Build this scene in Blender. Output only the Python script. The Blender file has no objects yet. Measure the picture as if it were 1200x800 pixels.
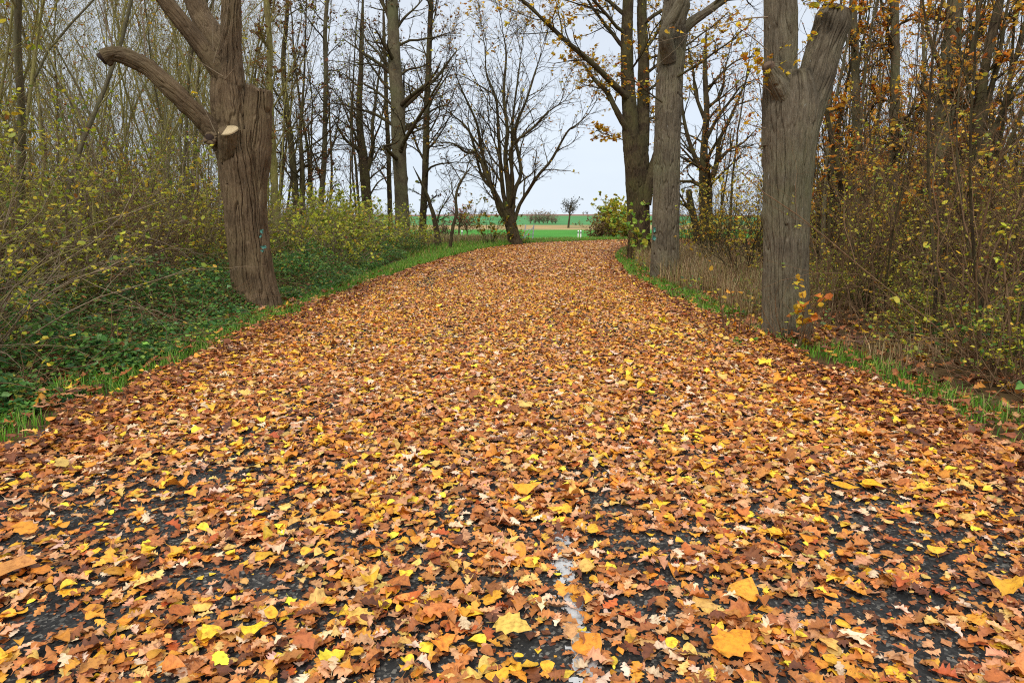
import bpy, math, random
import numpy as np
from mathutils import Vector, Euler

R = math.radians
rng = np.random.default_rng(11)
scene = bpy.context.scene
COL = scene.collection

# ------------------------------------------------------------------ camera geometry
CAM_H = 1.6
TILT = R(10.62)
CT, ST = math.cos(TILT), math.sin(TILT)

def ray(px, py):
    x = (px - 600.0) / 800.0
    v = (400.0 - py) / 800.0
    return np.array([x, CT + v * ST, -ST + v * CT])

def on_ground(px, py, z=0.0):
    d = ray(px, py)
    s = (z - CAM_H) / d[2]
    return np.array([d[0] * s, d[1] * s, z])

def at(px, py, Y):
    d = ray(px, py)
    s = Y / d[1]
    return np.array([d[0] * s, Y, CAM_H + d[2] * s])

# ------------------------------------------------------------------ numeric helpers
_tab = np.random.default_rng(5).random((64, 64, 64)).astype(np.float32)

def noise3(p):
    p = np.asarray(p, dtype=np.float64)
    i = np.floor(p).astype(np.int64)
    f = p - i
    f = f * f * (3 - 2 * f)
    i &= 63
    j = (i + 1) & 63
    x0, y0, z0 = i[..., 0], i[..., 1], i[..., 2]
    x1, y1, z1 = j[..., 0], j[..., 1], j[..., 2]
    fx, fy, fz = f[..., 0], f[..., 1], f[..., 2]
    a = _tab[x0, y0, z0] * (1 - fx) + _tab[x1, y0, z0] * fx
    b = _tab[x0, y1, z0] * (1 - fx) + _tab[x1, y1, z0] * fx
    c = _tab[x0, y0, z1] * (1 - fx) + _tab[x1, y0, z1] * fx
    d = _tab[x0, y1, z1] * (1 - fx) + _tab[x1, y1, z1] * fx
    e = a * (1 - fy) + b * fy
    g = c * (1 - fy) + d * fy
    return e * (1 - fz) + g * fz

def noise2(x, y, s=0.0):
    x = np.asarray(x, dtype=np.float64)
    y = np.asarray(y, dtype=np.float64)
    return noise3(np.stack([x, y, np.full(np.broadcast(x, y).shape, s + 0.5)], -1))

def lin(r, g, b):
    c = np.array([r, g, b], dtype=float) / 255.0
    return np.where(c <= 0.04045, c / 12.92, ((c + 0.055) / 1.055) ** 2.4)

def sstep(a, b, x):
    t = np.clip((np.asarray(x, dtype=float) - a) / (b - a), 0, 1)
    return t * t * (3 - 2 * t)

def norm(v):
    v = np.asarray(v, dtype=float)
    return v / np.maximum(np.linalg.norm(v, axis=-1, keepdims=True), 1e-9)

# ------------------------------------------------------------------ ground height
_PY = [-60, 43, 50, 60, 89, 120, 200, 275, 350, 520, 700, 900, 1200, 4000]
_PZ = [0, 0, -0.35, -0.75, -1.65, -2.15, -3.15, -4.1, -4.05, -2.5, -0.9, 0.3, -3, -60]

def gz(x, y):
    x = np.asarray(x, dtype=float)
    y = np.asarray(y, dtype=float)
    z = np.interp(y, _PY, _PZ)
    far = sstep(300, 700, y)
    z = z - far * 2.0 * sstep(0.05, 0.5, np.abs(x / np.maximum(y, 1) - 0.07))
    side = sstep(4.6, 7.0, np.abs(x)) * sstep(46, 30, y)
    z = z + side * (0.22 * (noise2(x * 0.35, y * 0.35, 3) - 0.55))
    return z

# ------------------------------------------------------------------ mesh building
def mesh_obj(name, verts, quads=None, tris=None, mat=None, parent=None, cols=None, bark=None, smooth=True, mesh_only=False):
    verts = np.asarray(verts, dtype=np.float32)
    me = bpy.data.meshes.new(name)
    nq = 0 if quads is None else len(quads)
    nt = 0 if tris is None else len(tris)
    me.vertices.add(len(verts))
    me.vertices.foreach_set('co', verts.ravel())
    loops = []
    if nq: loops.append(np.asarray(quads, dtype=np.int32).ravel())
    if nt: loops.append(np.asarray(tris, dtype=np.int32).ravel())
    loops = np.concatenate(loops)
    me.loops.add(len(loops))
    me.loops.foreach_set('vertex_index', loops)
    me.polygons.add(nq + nt)
    starts = np.concatenate([np.arange(nq) * 4, nq * 4 + np.arange(nt) * 3]).astype(np.int32)
    me.polygons.foreach_set('loop_start', starts)
    if smooth:
        me.polygons.foreach_set('use_smooth', np.ones(nq + nt, dtype=bool))
    if cols is not None:
        a = me.attributes.new('col', 'FLOAT_COLOR', 'POINT')
        c = np.ones((len(verts), 4), dtype=np.float32)
        c[:, :3] = cols
        a.data.foreach_set('color', c.ravel())
    if bark is not None:
        a = me.attributes.new('bark', 'FLOAT_VECTOR', 'POINT')
        a.data.foreach_set('vector', np.asarray(bark, dtype=np.float32).ravel())
    me.update(calc_edges=True)
    if mat is not None:
        me.materials.append(mat)
    if mesh_only:
        return me
    o = bpy.data.objects.new(name, me)
    COL.objects.link(o)
    if parent is not None:
        o.parent = parent
    return o

def empty(name, loc):
    o = bpy.data.objects.new(name, None)
    o.empty_display_size = 0.2
    COL.objects.link(o)
    o.location = [float(v) for v in loc]
    return o

def tag(o, label=None, cat=None, group=None, kind=None):
    if label: o['label'] = label
    if cat: o['category'] = cat
    if group: o['group'] = group
    if kind: o['kind'] = kind
    return o

def copy_tree(o, parent=None):
    c = o.copy()
    COL.objects.link(c)
    c.parent = parent
    for ch in [k for k in o.children]:
        copy_tree(ch, c)
    return c

# ------------------------------------------------------------------ materials
def new_mat(name):
    m = bpy.data.materials.new(name)
    m.use_nodes = True
    nt = m.node_tree
    nt.nodes.clear()
    out = nt.nodes.new('ShaderNodeOutputMaterial')
    return m, nt, out

def N(nt, typ, **kw):
    n = nt.nodes.new(typ)
    for k, v in kw.items():
        if k in n.inputs.keys():
            n.inputs[k].default_value = v
        else:
            setattr(n, k, v)
    return n

def ramp(nt, fac, stops):
    r = nt.nodes.new('ShaderNodeValToRGB')
    while len(r.color_ramp.elements) < len(stops):
        r.color_ramp.elements.new(0.5)
    for e, (p, c) in zip(r.color_ramp.elements, stops):
        e.position = p
        e.color = (*[float(v) for v in c], 1)
    nt.links.new(fac, r.inputs[0])
    return r.outputs[0]

def mul(nt, a, b, f=1.0, mode='MULTIPLY'):
    n = nt.nodes.new('ShaderNodeMix')
    n.data_type = 'RGBA'
    n.blend_type = mode
    n.inputs[0].default_value = f
    for s, v in ((6, a), (7, b)):
        if hasattr(v, 'links'):
            nt.links.new(v, n.inputs[s])
        else:
            n.inputs[s].default_value = (*[float(k) for k in v], 1)
    return n.outputs[2]

def leaf_mat(name, transl=0.3, rough=0.55, spec=0.35, mottle=0.35, scale=60.0, tint=(1, 1, 1)):
    m, nt, out = new_mat(name)
    L = nt.links.new
    at_ = N(nt, 'ShaderNodeAttribute', attribute_name='col')
    tc = N(nt, 'ShaderNodeTexCoord')
    nz = N(nt, 'ShaderNodeTexNoise', Scale=scale, Detail=4.0, Roughness=0.65)
    L(tc.outputs['Object'], nz.inputs['Vector'])
    mot = ramp(nt, nz.outputs['Fac'], [(0.25, (1 - mottle * 1.3, 1 - mottle * 1.6, 1 - mottle * 1.8)), (0.5, (1, 1, 1)), (0.8, (1 + mottle * .4, 1 + mottle * .45, 1 + mottle * .3))])
    c = mul(nt, at_.outputs['Color'], mot)
    if tint != (1, 1, 1):
        c = mul(nt, c, tint)
    p = N(nt, 'ShaderNodeBsdfPrincipled', Roughness=rough)
    p.inputs['Specular IOR Level'].default_value = spec
    L(c, p.inputs['Base Color'])
    bp = N(nt, 'ShaderNodeBump', Strength=0.35, Distance=0.004)
    nz2 = N(nt, 'ShaderNodeTexNoise', Scale=scale * 2.5, Detail=3.0)
    L(tc.outputs['Object'], nz2.inputs['Vector'])
    L(nz2.outputs['Fac'], bp.inputs['Height'])
    L(bp.outputs['Normal'], p.inputs['Normal'])
    tr = N(nt, 'ShaderNodeBsdfTranslucent')
    L(c, tr.inputs['Color'])
    mx = N(nt, 'ShaderNodeMixShader')
    mx.inputs[0].default_value = transl
    L(p.outputs[0], mx.inputs[1])
    L(tr.outputs[0], mx.inputs[2])
    L(mx.outputs[0], out.inputs[0])
    return m

def bark_mat(name, base, dark, light, moss=None, moss_amt=0.0, su=46.0, sv=6.0, bump=0.9, dist=0.02, lichen=0.0):
    m, nt, out = new_mat(name)
    L = nt.links.new
    a = N(nt, 'ShaderNodeAttribute', attribute_name='bark')
    mp = N(nt, 'ShaderNodeMapping')
    mp.inputs['Scale'].default_value = (su, su, sv)
    L(a.outputs['Vector'], mp.inputs['Vector'])
    n1 = N(nt, 'ShaderNodeTexNoise', Scale=1.0, Detail=9.0, Roughness=0.72, Distortion=0.25)
    L(mp.outputs[0], n1.inputs['Vector'])
    c = ramp(nt, n1.outputs['Fac'], [(0.28, dark), (0.5, base), (0.75, light)])
    mpf = N(nt, 'ShaderNodeMapping'); mpf.inputs['Scale'].default_value = (su * 2.6, su * 2.6, sv * 3.2)
    L(a.outputs['Vector'], mpf.inputs['Vector'])
    nf = N(nt, 'ShaderNodeTexNoise', Scale=1.0, Detail=6.0, Roughness=0.75)
    L(mpf.outputs[0], nf.inputs['Vector'])
    c = mul(nt, c, ramp(nt, nf.outputs['Fac'], [(0.32, (0.6, 0.58, 0.56)), (0.5, (1, 1, 1)), (0.7, (1.34, 1.33, 1.3))]))
    n2 = N(nt, 'ShaderNodeTexNoise', Scale=2.2, Detail=5.0, Roughness=0.6)
    L(a.outputs['Vector'], n2.inputs['Vector'])
    c = mul(nt, c, ramp(nt, n2.outputs['Fac'], [(0.3, (0.58, 0.57, 0.53)), (0.7, (1.32, 1.3, 1.22))]))
    if moss is not None:
        n3 = N(nt, 'ShaderNodeTexNoise', Scale=1.1, Detail=6.0, Roughness=0.7)
        L(a.outputs['Vector'], n3.inputs['Vector'])
        f = ramp(nt, n3.outputs['Fac'], [(0.5 - 0.25 * moss_amt, (0, 0, 0)), (0.72 - 0.2 * moss_amt, (1, 1, 1))])
        mx = nt.nodes.new('ShaderNodeMix'); mx.data_type = 'RGBA'
        fm = N(nt, 'ShaderNodeMath', operation='MULTIPLY'); fm.inputs[1].default_value = min(1.0, 0.45 + 0.5 * moss_amt)
        L(f, fm.inputs[0]); L(fm.outputs[0], mx.inputs[0])
        L(c, mx.inputs[6]); mx.inputs[7].default_value = (*[float(v) for v in moss], 1)
        c = mx.outputs[2]
    if lichen > 0:
        n4 = N(nt, 'ShaderNodeTexNoise', Scale=9.0, Detail=4.0, Roughness=0.7)
        mp4 = N(nt, 'ShaderNodeMapping'); mp4.inputs['Scale'].default_value = (3.0, 3.0, 0.8)
        L(a.outputs['Vector'], mp4.inputs['Vector']); L(mp4.outputs[0], n4.inputs['Vector'])
        f = ramp(nt, n4.outputs['Fac'], [(0.66, (0, 0, 0)), (0.72, (1, 1, 1))])
        mx = nt.nodes.new('ShaderNodeMix'); mx.data_type = 'RGBA'
        fm = N(nt, 'ShaderNodeMath', operation='MULTIPLY'); fm.inputs[1].default_value = lichen
        L(f, fm.inputs[0]); L(fm.outputs[0], mx.inputs[0])
        L(c, mx.inputs[6]); mx.inputs[7].default_value = (0.36, 0.36, 0.33, 1)
        c = mx.outputs[2]
    p = N(nt, 'ShaderNodeBsdfPrincipled', Roughness=0.9)
    p.inputs['Specular IOR Level'].default_value = 0.15
    L(c, p.inputs['Base Color'])
    bp = N(nt, 'ShaderNodeBump', Strength=bump, Distance=dist)
    hs = N(nt, 'ShaderNodeMath', operation='MULTIPLY_ADD'); hs.inputs[1].default_value = 0.45
    L(nf.outputs['Fac'], hs.inputs[0]); L(n1.outputs['Fac'], hs.inputs[2])
    L(hs.outputs[0], bp.inputs['Height'])
    L(bp.outputs['Normal'], p.inputs['Normal'])
    L(p.outputs[0], out.inputs[0])
    return m

def plain_mat(name, c, rough=0.6, var=0.25, scale=14.0):
    m, nt, out = new_mat(name)
    L = nt.links.new
    tc = N(nt, 'ShaderNodeTexCoord')
    nz = N(nt, 'ShaderNodeTexNoise', Scale=scale, Detail=5.0, Roughness=0.65)
    L(tc.outputs['Object'], nz.inputs['Vector'])
    cc = mul(nt, c, ramp(nt, nz.outputs['Fac'], [(0.3, (1 - var,) * 3), (0.7, (1 + var * .5,) * 3)]))
    p = N(nt, 'ShaderNodeBsdfPrincipled', Roughness=rough)
    L(cc, p.inputs['Base Color'])
    L(p.outputs[0], out.inputs[0])
    return m

M = {}
M['leaf_road'] = leaf_mat('fallen_leaf', transl=0.12, rough=0.5, spec=0.4, mottle=0.42, scale=48)
M['leaf'] = leaf_mat('foliage_leaf', transl=0.4, rough=0.5, spec=0.3, mottle=0.2, scale=30)
M['grass'] = leaf_mat('grass_blade', transl=0.35, rough=0.5, spec=0.25, mottle=0.15, scale=12)
M['bark_grey'] = bark_mat('bark_lime', lin(110, 100, 85), lin(84, 75, 63), lin(136, 127, 112), moss=lin(90, 93, 62), moss_amt=0.25, lichen=0.6)
M['bark_brown'] = bark_mat('bark_pollard', lin(110, 92, 72), lin(82, 67, 51), lin(142, 123, 100), moss=lin(96, 88, 58), moss_amt=0.15, lichen=0.2)
M['bark_dark'] = bark_mat('bark_dark', lin(74, 62, 48), lin(38, 31, 24), lin(104, 90, 70), moss=lin(84, 86, 46), moss_amt=0.3, su=30, sv=5)
M['bark_olive'] = bark_mat('bark_olive', lin(132, 120, 88), lin(84, 73, 53), lin(164, 154, 120), moss=lin(138, 134, 66), moss_amt=0.6, su=40, sv=8, bump=0.3)
M['bark_slim'] = bark_mat('bark_slim', lin(104, 94, 76), lin(62, 54, 43), lin(138, 128, 108), moss=lin(86, 92, 58), moss_amt=0.35, su=40, sv=8, bump=0.3)
M['twig_grey'] = bark_mat('twig_grey', lin(140, 122, 104), lin(92, 76, 62), lin(174, 160, 144), moss=lin(110, 104, 62), moss_amt=0.2, su=60, sv=12, bump=0.2)
M['twig_brown'] = bark_mat('twig_brown', lin(116, 90, 68), lin(72, 53, 40), lin(150, 124, 100), moss=lin(92, 84, 48), moss_amt=0.2, su=60, sv=12, bump=0.2)
M['cut'] = plain_mat('cut_wood', lin(190, 168, 128), 0.8, 0.3, 30)
M['oldcut'] = plain_mat('weathered_cut_wood', lin(104, 82, 62), 0.9, 0.4, 20)
M['hollow'] = plain_mat('dark_hollow_plug', lin(52, 36, 26), 0.95, 0.4, 20)  # for solid plugs: the shaded inside of a hollow is put into this colour
M['aqua'] = plain_mat('aqua_spray_paint', lin(74, 134, 120), 0.6, 0.4, 40)
M['white'] = plain_mat('white_plastic', lin(228, 228, 228), 0.4, 0.08, 8)
M['black'] = plain_mat('black_band', lin(25, 30, 52), 0.4, 0.1, 8)
M['steel'] = plain_mat('galvanised_steel', lin(212, 216, 220), 0.45, 0.15, 12)

# ------------------------------------------------------------------ tubes
class Tubes:
    """collects polylines with radii and makes one smooth mesh of them"""
    def __init__(self):
        self.b = {}
    def add(self, pts, rad, nseg):
        pts = np.asarray(pts, dtype=float)
        self.b.setdefault((len(pts), nseg), []).append((pts, np.asarray(rad, dtype=float)))
    def arrays(self):
        V, Q, B = [], [], []
        off = 0
        for (n, k), lst in self.b.items():
            P = np.stack([a for a, _ in lst]); Rr = np.stack([r for _, r in lst])
            m = len(lst)
            T = np.gradient(P, axis=1)
            T = norm(T)
            mean = norm(P[:, -1] - P[:, 0])
            ref = np.where(np.abs(mean[:, 2:3]) > 0.75, np.array([[0.35, 0.93, 0.02]]), np.array([[0.05, 0.03, 1.0]]))
            U = norm(np.cross(T, ref[:, None, :]))
            W = np.cross(T, U)
            th = np.arange(k) / k * 2 * math.pi
            c, s = np.cos(th), np.sin(th)
            ring = P[:, :, None, :] + Rr[:, :, None, None] * (U[:, :, None, :] * c[None, None, :, None] + W[:, :, None, :] * s[None, None, :, None])
            ln = np.concatenate([np.zeros((m, 1)), np.cumsum(np.linalg.norm(np.diff(P, axis=1), axis=2), axis=1)], 1)
            seed = np.random.default_rng(m + n).random((m, 1)) * 40
            rb = Rr[:, :1, None] * np.ones((1, n, k))
            bk = np.stack([rb * c, rb * s, (ln + seed)[:, :, None] * np.ones((1, 1, k))], -1)
            V.append(ring.reshape(-1, 3)); B.append(bk.reshape(-1, 3))
            i = np.arange(n - 1)[:, None]; j = np.arange(k)[None, :]
            q = np.stack([i * k + j, i * k + (j + 1) % k, (i + 1) * k + (j + 1) % k, (i + 1) * k + j], -1).reshape(-1, 4)
            q = (q[None] + (np.arange(m) * n * k)[:, None, None]).reshape(-1, 4) + off
            Q.append(q)
            off += m * n * k
        return np.concatenate(V), np.concatenate(Q), np.concatenate(B)
    def build(self, name, mat, parent=None, base=(0, 0, 0)):
        if not self.b: return None
        V, Q, B = self.arrays()
        return mesh_obj(name, V - np.asarray(base, dtype=float), quads=Q, mat=mat, parent=parent, bark=B)

def catmull(pts, n):
    pts = np.asarray(pts, dtype=float)
    p = np.vstack([2 * pts[0] - pts[1], pts, 2 * pts[-1] - pts[-2]])
    m = len(pts) - 1
    t = np.linspace(0, m - 1e-9, n)
    i = t.astype(int); f = (t - i)[:, None]
    a, b, c, d = p[i], p[i + 1], p[i + 2], p[i + 3]
    return 0.5 * (2 * b + (c - a) * f + (2 * a - 5 * b + 4 * c - d) * f ** 2 + (3 * b - a - 3 * c + d) * f ** 3)

def hero_tube(pts, rads, nseg, nring, ridge=0.012, freq=20.0, lobes=0.06, flare=0.0, knobs=(), seed=0.0, cap=True, vert=0.16, ragged=0.0):
    """a thick stem with real bark ridges; returns verts, quads, tris, bark"""
    C = catmull(np.column_stack([np.asarray(pts, dtype=float), np.asarray(rads, dtype=float)]), nring)
    P, rad = C[:, :3], C[:, 3]
    T = norm(np.gradient(P, axis=0))
    mean = norm(P[-1] - P[0])
    ref = np.array([0.3, 0.95, 0.0]) if abs(mean[2]) > 0.7 else np.array([0.05, 0.3, 1.0])
    U = norm(np.cross(T, ref)); W = np.cross(T, U)
    th = np.arange(nseg) / nseg * 2 * math.pi
    c, s = np.cos(th), np.sin(th)
    ln = np.concatenate([[0], np.cumsum(np.linalg.norm(np.diff(P, axis=0), axis=1))])
    H = ln[:, None] * np.ones((1, nseg))
    rr = rad[:, None] * np.ones((1, nseg))
    R0 = float(np.mean(rad))
    bk = np.stack([R0 * c[None] * np.ones((nring, 1)), R0 * s[None] * np.ones((nring, 1)), H + seed], -1)
    # lobes
    lo = noise3(np.stack([c[None] * 1.3 + seed + 7 + 0 * H, s[None] * 1.3 + 3 + 0 * H, H * 0.5 + seed], -1)) - 0.5
    rr = rr * (1 + lobes * 2 * lo)
    if flare:
        fl = np.exp(-H / 0.28)
        root = 0.55 + 0.9 * noise3(np.stack([c[None] * 2.1 + 11 + seed + 0 * H, s[None] * 2.1 + 5 + 0 * H, H * 0.2], -1))
        rr = rr + flare * fl * root * R0
    # ridged bark, wandering along the stem
    wob = noise3(np.stack([bk[..., 0] * 4, bk[..., 1] * 4, bk[..., 2] * 2.6], -1)) * 0.7 + 0.3 * noise3(bk * np.array([16, 16, 9]) + 3)
    f1 = noise3(np.stack([bk[..., 0] * freq + wob + 20, bk[..., 1] * freq + wob + 9, bk[..., 2] * freq * vert], -1))
    rid = np.clip(1 - np.abs(f1 - 0.5) / 0.085, 0, 1)
    f2 = noise3(np.stack([bk[..., 0] * freq * 2.3 + 3, bk[..., 1] * freq * 2.3 + 30, bk[..., 2] * freq * 0.45], -1)) - 0.5
    f3 = noise3(np.stack([bk[..., 0] * freq * 1.9 + wob + 40, bk[..., 1] * freq * 1.9 + wob + 17, bk[..., 2] * freq * vert * 1.6], -1))
    rid2 = np.clip(1 - np.abs(f3 - 0.5) / 0.1, 0, 1)
    big = noise3(bk * np.array([5, 5, 2.5]) + 13) - 0.5
    rr = rr - ridge * 1.5 * rid - ridge * .65 * rid2 + ridge * .5 * f2 + ridge * .9 * big
    for (h, ang, size, amp) in knobs:
        dth = (th - ang + math.pi) % (2 * math.pi) - math.pi
        d2 = ((H - h) / size) ** 2 + (dth[None] * rad[:, None] / size) ** 2
        rr = rr + amp * np.exp(-d2)
    if ragged:
        jag = (noise3(np.stack([c * 6 + 30, s * 6 + 30, 0 * c], -1)) - .5) * 2 * ragged + ragged * .8 * c
        P = P[:, None] + (T[:, None] * jag[None, :, None]) * (np.clip((H - ln[-1] + .12) / .12, 0, 1))[..., None]
    else:
        P = P[:, None]
    V = P + rr[..., None] * (U[:, None] * c[None, :, None] + W[:, None] * s[None, :, None])
    V = V.reshape(-1, 3); B = bk.reshape(-1, 3)
    i = np.arange(nring - 1)[:, None]; j = np.arange(nseg)[None]
    Q = np.stack([i * nseg + j, i * nseg + (j + 1) % nseg, (i + 1) * nseg + (j + 1) % nseg, (i + 1) * nseg + j], -1).reshape(-1, 4)
    tris = None
    if cap:
        ci = len(V)
        top = V[(nring - 1) * nseg:nring * nseg]
        V = np.vstack([V, top.mean(0)]); B = np.vstack([B, [[0, 0, ln[-1] + seed]]])
        k = (nring - 1) * nseg + np.arange(nseg)
        tris = np.stack([k, np.roll(k, -1), np.full(nseg, ci)], -1)
    return V, Q, tris, B

def hero_obj(name, mat, parent, base, *a, **k):
    V, Q, T, B = hero_tube(*a, **k)
    return mesh_obj(name, V - np.asarray(base, dtype=float), quads=Q, tris=T, mat=mat, parent=parent, bark=B)

# ------------------------------------------------------------------ leaves
def strip_template(st):
    st = np.array(st, dtype=float)
    n = len(st)
    v = np.zeros((n, 3, 2))
    v[:, 0, 0] = st[:, 0]; v[:, 1, 0] = st[:, 0] - 0.02; v[:, 2, 0] = st[:, 0]
    v[:, 0, 1] = st[:, 1]; v[:, 2, 1] = -st[:, 1]
    v[-1, 1, 0] = st[-1, 0]
    q = []
    for i in range(n - 1):
        a, b = i * 3, (i + 1) * 3
        q += [[a, a + 1, b + 1, b], [a + 1, a + 2, b + 2, b + 1]]
    return v.reshape(-1, 2), np.array(q)

T_OAK = strip_template([(-.2, .007), (0, .012), (.08, .11), (.15, .085), (.27, .23), (.31, .11), (.47, .31), (.51, .14), (.67, .35), (.71, .17), (.86, .25), (.92, .15), (1.0, .015)])
def oak_outline(n=19, lobes=4.3, seed=0):
    st = [(-.2, .007), (-.01, .012)]
    for i in range(1, n):
        t = i / n
        env = .36 * math.sin(math.pi * min(1, t ** .8 * .93 + .06)) ** .8 * (.62 + .5 * t)
        st.append((t, max(.02, env * (.8 + .27 * math.cos(2 * math.pi * lobes * t + 2.4 + seed)))))
    return st + [(1.0, .02)]
T_OAKN = [strip_template(oak_outline(19, 4.3, 0)), strip_template(oak_outline(19, 3.7, .6))]
T_OAK2 = strip_template([(0, .01), (.24, .21), (.3, .11), (.48, .3), (.53, .14), (.74, .33), (.8, .18), (1.0, .03)])
T_MAPLE = strip_template([(-.3, .006), (0, .01), (-.01, .22), (.1, .24), (.2, .42), (.27, .36), (.34, .34), (.48, .46), (.54, .33), (.6, .24), (.74, .25), (.84, .14), (1.0, .008)])
T_ROUND = strip_template([(-.22, .006), (0, .01), (.04, .24), (.2, .41), (.45, .43), (.7, .31), (.88, .14), (1.0, .01)])
T_OVAL = strip_template([(-.12, .006), (0, .01), (.15, .2), (.4, .3), (.7, .24), (1.0, .01)])
T_SMALL = strip_template([(0, .01), (.3, .3), (.7, .26), (1.0, .01)])
T_KITE = (np.array([(0, 0), (.5, .3), (1, 0), (.5, -.3), (.5, 0.0)]), np.array([[0, 4, 2, 1], [0, 3, 2, 4]]))

def leaf_verts(tmpl, pos, yaw, tilt, tdir, size, cols, wide=1.0, curl=0.3, r=None, lift=None):
    """many leaves of one shape. lift: height of each leaf's lowest point over pos z (None: leave)"""
    r = r or rng
    uv, q = tmpl
    n = len(pos); k = len(uv)
    u = uv[None, :, 0]; v = uv[None, :, 1] * (wide if np.isscalar(wide) else np.asarray(wide)[:, None])
    a = (r.normal(0, 1, (n, 1)) * curl * 0.55 + curl * 0.1)
    b = r.normal(0.25, 1, (n, 1)) * curl
    w = r.normal(0, 1, (n, 1)) * curl * 0.6
    ph = r.random((n, 1)) * 6.28
    tw = r.normal(0, 1, (n, 1)) * curl * 0.9
    z = a * (2 * u - 1) ** 2 * 0.5 + b * np.abs(v) + w * np.sin(7 * u + ph) * np.abs(v) + tw * (u - .5) * v
    x = (u - 0.5)
    y = v + 0.06 * curl * np.sin(3 * u + ph)
    L = np.asarray(size)[:, None]
    x, y, z = x * L, y * L, z * L
    cy, sy = np.cos(yaw)[:, None], np.sin(yaw)[:, None]
    X = x * cy - y * sy; Y = x * sy + y * cy
    # tilt about the horizontal axis tdir
    ax, ay = np.cos(tdir)[:, None], np.sin(tdir)[:, None]
    ctt, stt = np.cos(tilt)[:, None], np.sin(tilt)[:, None]
    along = X * ax + Y * ay
    px, py = -ay, ax
    perp = X * px + Y * py
    perp2 = perp * ctt - z * stt
    z2 = perp * stt + z * ctt
    X = along * ax + perp2 * px; Y = along * ay + perp2 * py
    if lift is not None:
        z2 = z2 - z2.min(1, keepdims=True) + np.asarray(lift)[:, None]
    V = np.stack([X, Y, z2], -1) + np.asarray(pos)[:, None]
    mid = np.abs(uv[:, 1])
    cc = np.repeat(np.asarray(cols)[:, None], k, 1).copy()
    vein = np.where((np.arange(k) % 3 == 1) if k > 5 else np.zeros(k, bool), 1.12, 1.0)
    cc = cc * vein[None, :, None] * (1 + 0.16 * r.normal(0, 1, (n, k, 1)) * 0.6)
    Q = (q[None] + (np.arange(n) * k)[:, None, None]).reshape(-1, 4)
    return V.reshape(-1, 3), Q, np.clip(cc.reshape(-1, 3), 0, 1)

def join(parts):
    V, Q, C = [], [], []
    off = 0
    for v, q, c in parts:
        V.append(v); Q.append(q + off); C.append(c); off += len(v)
    return np.concatenate(V), np.concatenate(Q), np.concatenate(C)

def palette(n, items, r=None, jit=0.12):
    r = r or rng
    w = np.array([i[0] for i in items], dtype=float); w /= w.sum()
    cs = np.array([lin(*i[1]) for i in items])
    k = r.choice(len(items), n, p=w)
    c = cs[k] * np.exp(r.normal(0, jit, (n, 1))) * np.exp(r.normal(0, jit * 0.35, (n, 3)))
    return np.clip(c, 0.002, 0.95)

def foliage(name, pts, size, pal, parent, base=(0, 0, 0), tmpl=None, r=None, droop=0.5, curl=0.35, wide=1.0, mat='leaf'):
    r = r or rng
    pts = np.asarray(pts, dtype=float)
    n = len(pts)
    if n == 0: return None
    p = leaf_verts(tmpl or T_SMALL, pts - np.asarray(base, dtype=float), r.random(n) * 6.28, r.normal(0, 0.75, n), r.random(n) * 6.28,
                   size * np.exp(r.normal(0, 0.25, n)), palette(n, pal, r), wide=wide, curl=curl, r=r)
    return mesh_obj(name, p[0], quads=p[1], mat=M[mat], parent=parent, cols=p[2], smooth=False)

# ------------------------------------------------------------------ branching
def rot_about(v, axis, ang):
    axis = axis / (np.linalg.norm(axis) + 1e-9)
    return v * math.cos(ang) + np.cross(axis, v) * math.sin(ang) + axis * np.dot(axis, v) * (1 - math.cos(ang))

def walk(r, p, d, L, n, wander, up):
    pts = [np.array(p, dtype=float)]
    d = np.array(d, dtype=float); d /= np.linalg.norm(d)
    st = L / n
    kicks = r.normal(0, wander, (n, 3))
    for i in range(n):
        d = d + kicks[i]; d[2] += up
        d /= np.linalg.norm(d)
        pts.append(pts[-1] + d * st)
    return np.array(pts)

def along(pts, t):
    f = t * (len(pts) - 1)
    i = min(int(f), len(pts) - 2); f -= i
    return pts[i] * (1 - f) + pts[i + 1] * f, norm(pts[i + 1] - pts[i])

def sprout(r, tubes, tips, pts, rad0, rad1, spec, lvl, L):
    """grow children of a drawn branch. spec: list of dicts per level"""
    if lvl >= len(spec): return
    s = spec[lvl]
    cnt = s['n']
    cnt = int(cnt) + (1 if r.random() < cnt - int(cnt) else 0)
    az = r.random() * 6.28
    for i in range(cnt):
        t = s.get('t0', 0.2) + (s.get('t1', 1.0) - s.get('t0', 0.2)) * (i + r.random()) / cnt
        t = min(t, 0.995)
        p, d = along(pts, t)
        az += 2.4 + r.normal(0, 0.5)
        side = np.cross(d, [0.31, 0.22, 0.92]) if abs(d[2]) < 0.9 else np.cross(d, [1, 0.2, 0])
        side = rot_about(side / np.linalg.norm(side), d, az)
        ang = s['ang'] * (1 + 0.25 * r.normal())
        dd = d * math.cos(ang) + side * math.sin(ang)
        l = L * s['len'] * (1 - s.get('fall', 0.5) * t) * math.exp(0.25 * r.normal())
        pr = rad0 + (rad1 - rad0) * t
        rb = min(pr * 0.8, max(s.get('rmin', 0.003), pr * s.get('rr', 0.5) * math.exp(.15 * r.normal())))
        n = s.get('seg', 4)
        ch = walk(r, p, dd, l, n, s.get('wander', 0.15), s.get('up', 0.05))
        re = max(rb * s.get('taper', 0.35), s.get('rend', 0.0015))
        tubes.add(ch, np.linspace(rb, re, n + 1), s.get('k', 3))
        if s.get('leaf', 0) > 0:
            for _ in range(r.poisson(s['leaf'] * (2.6 if r.random() < .38 else .02))):
                tips.append(along(ch, r.random() ** 0.7 * .999)[0] + r.normal(0, 0.02, 3))
        sprout(r, tubes, tips, ch, rb, re, spec, lvl + 1, l)

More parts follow.
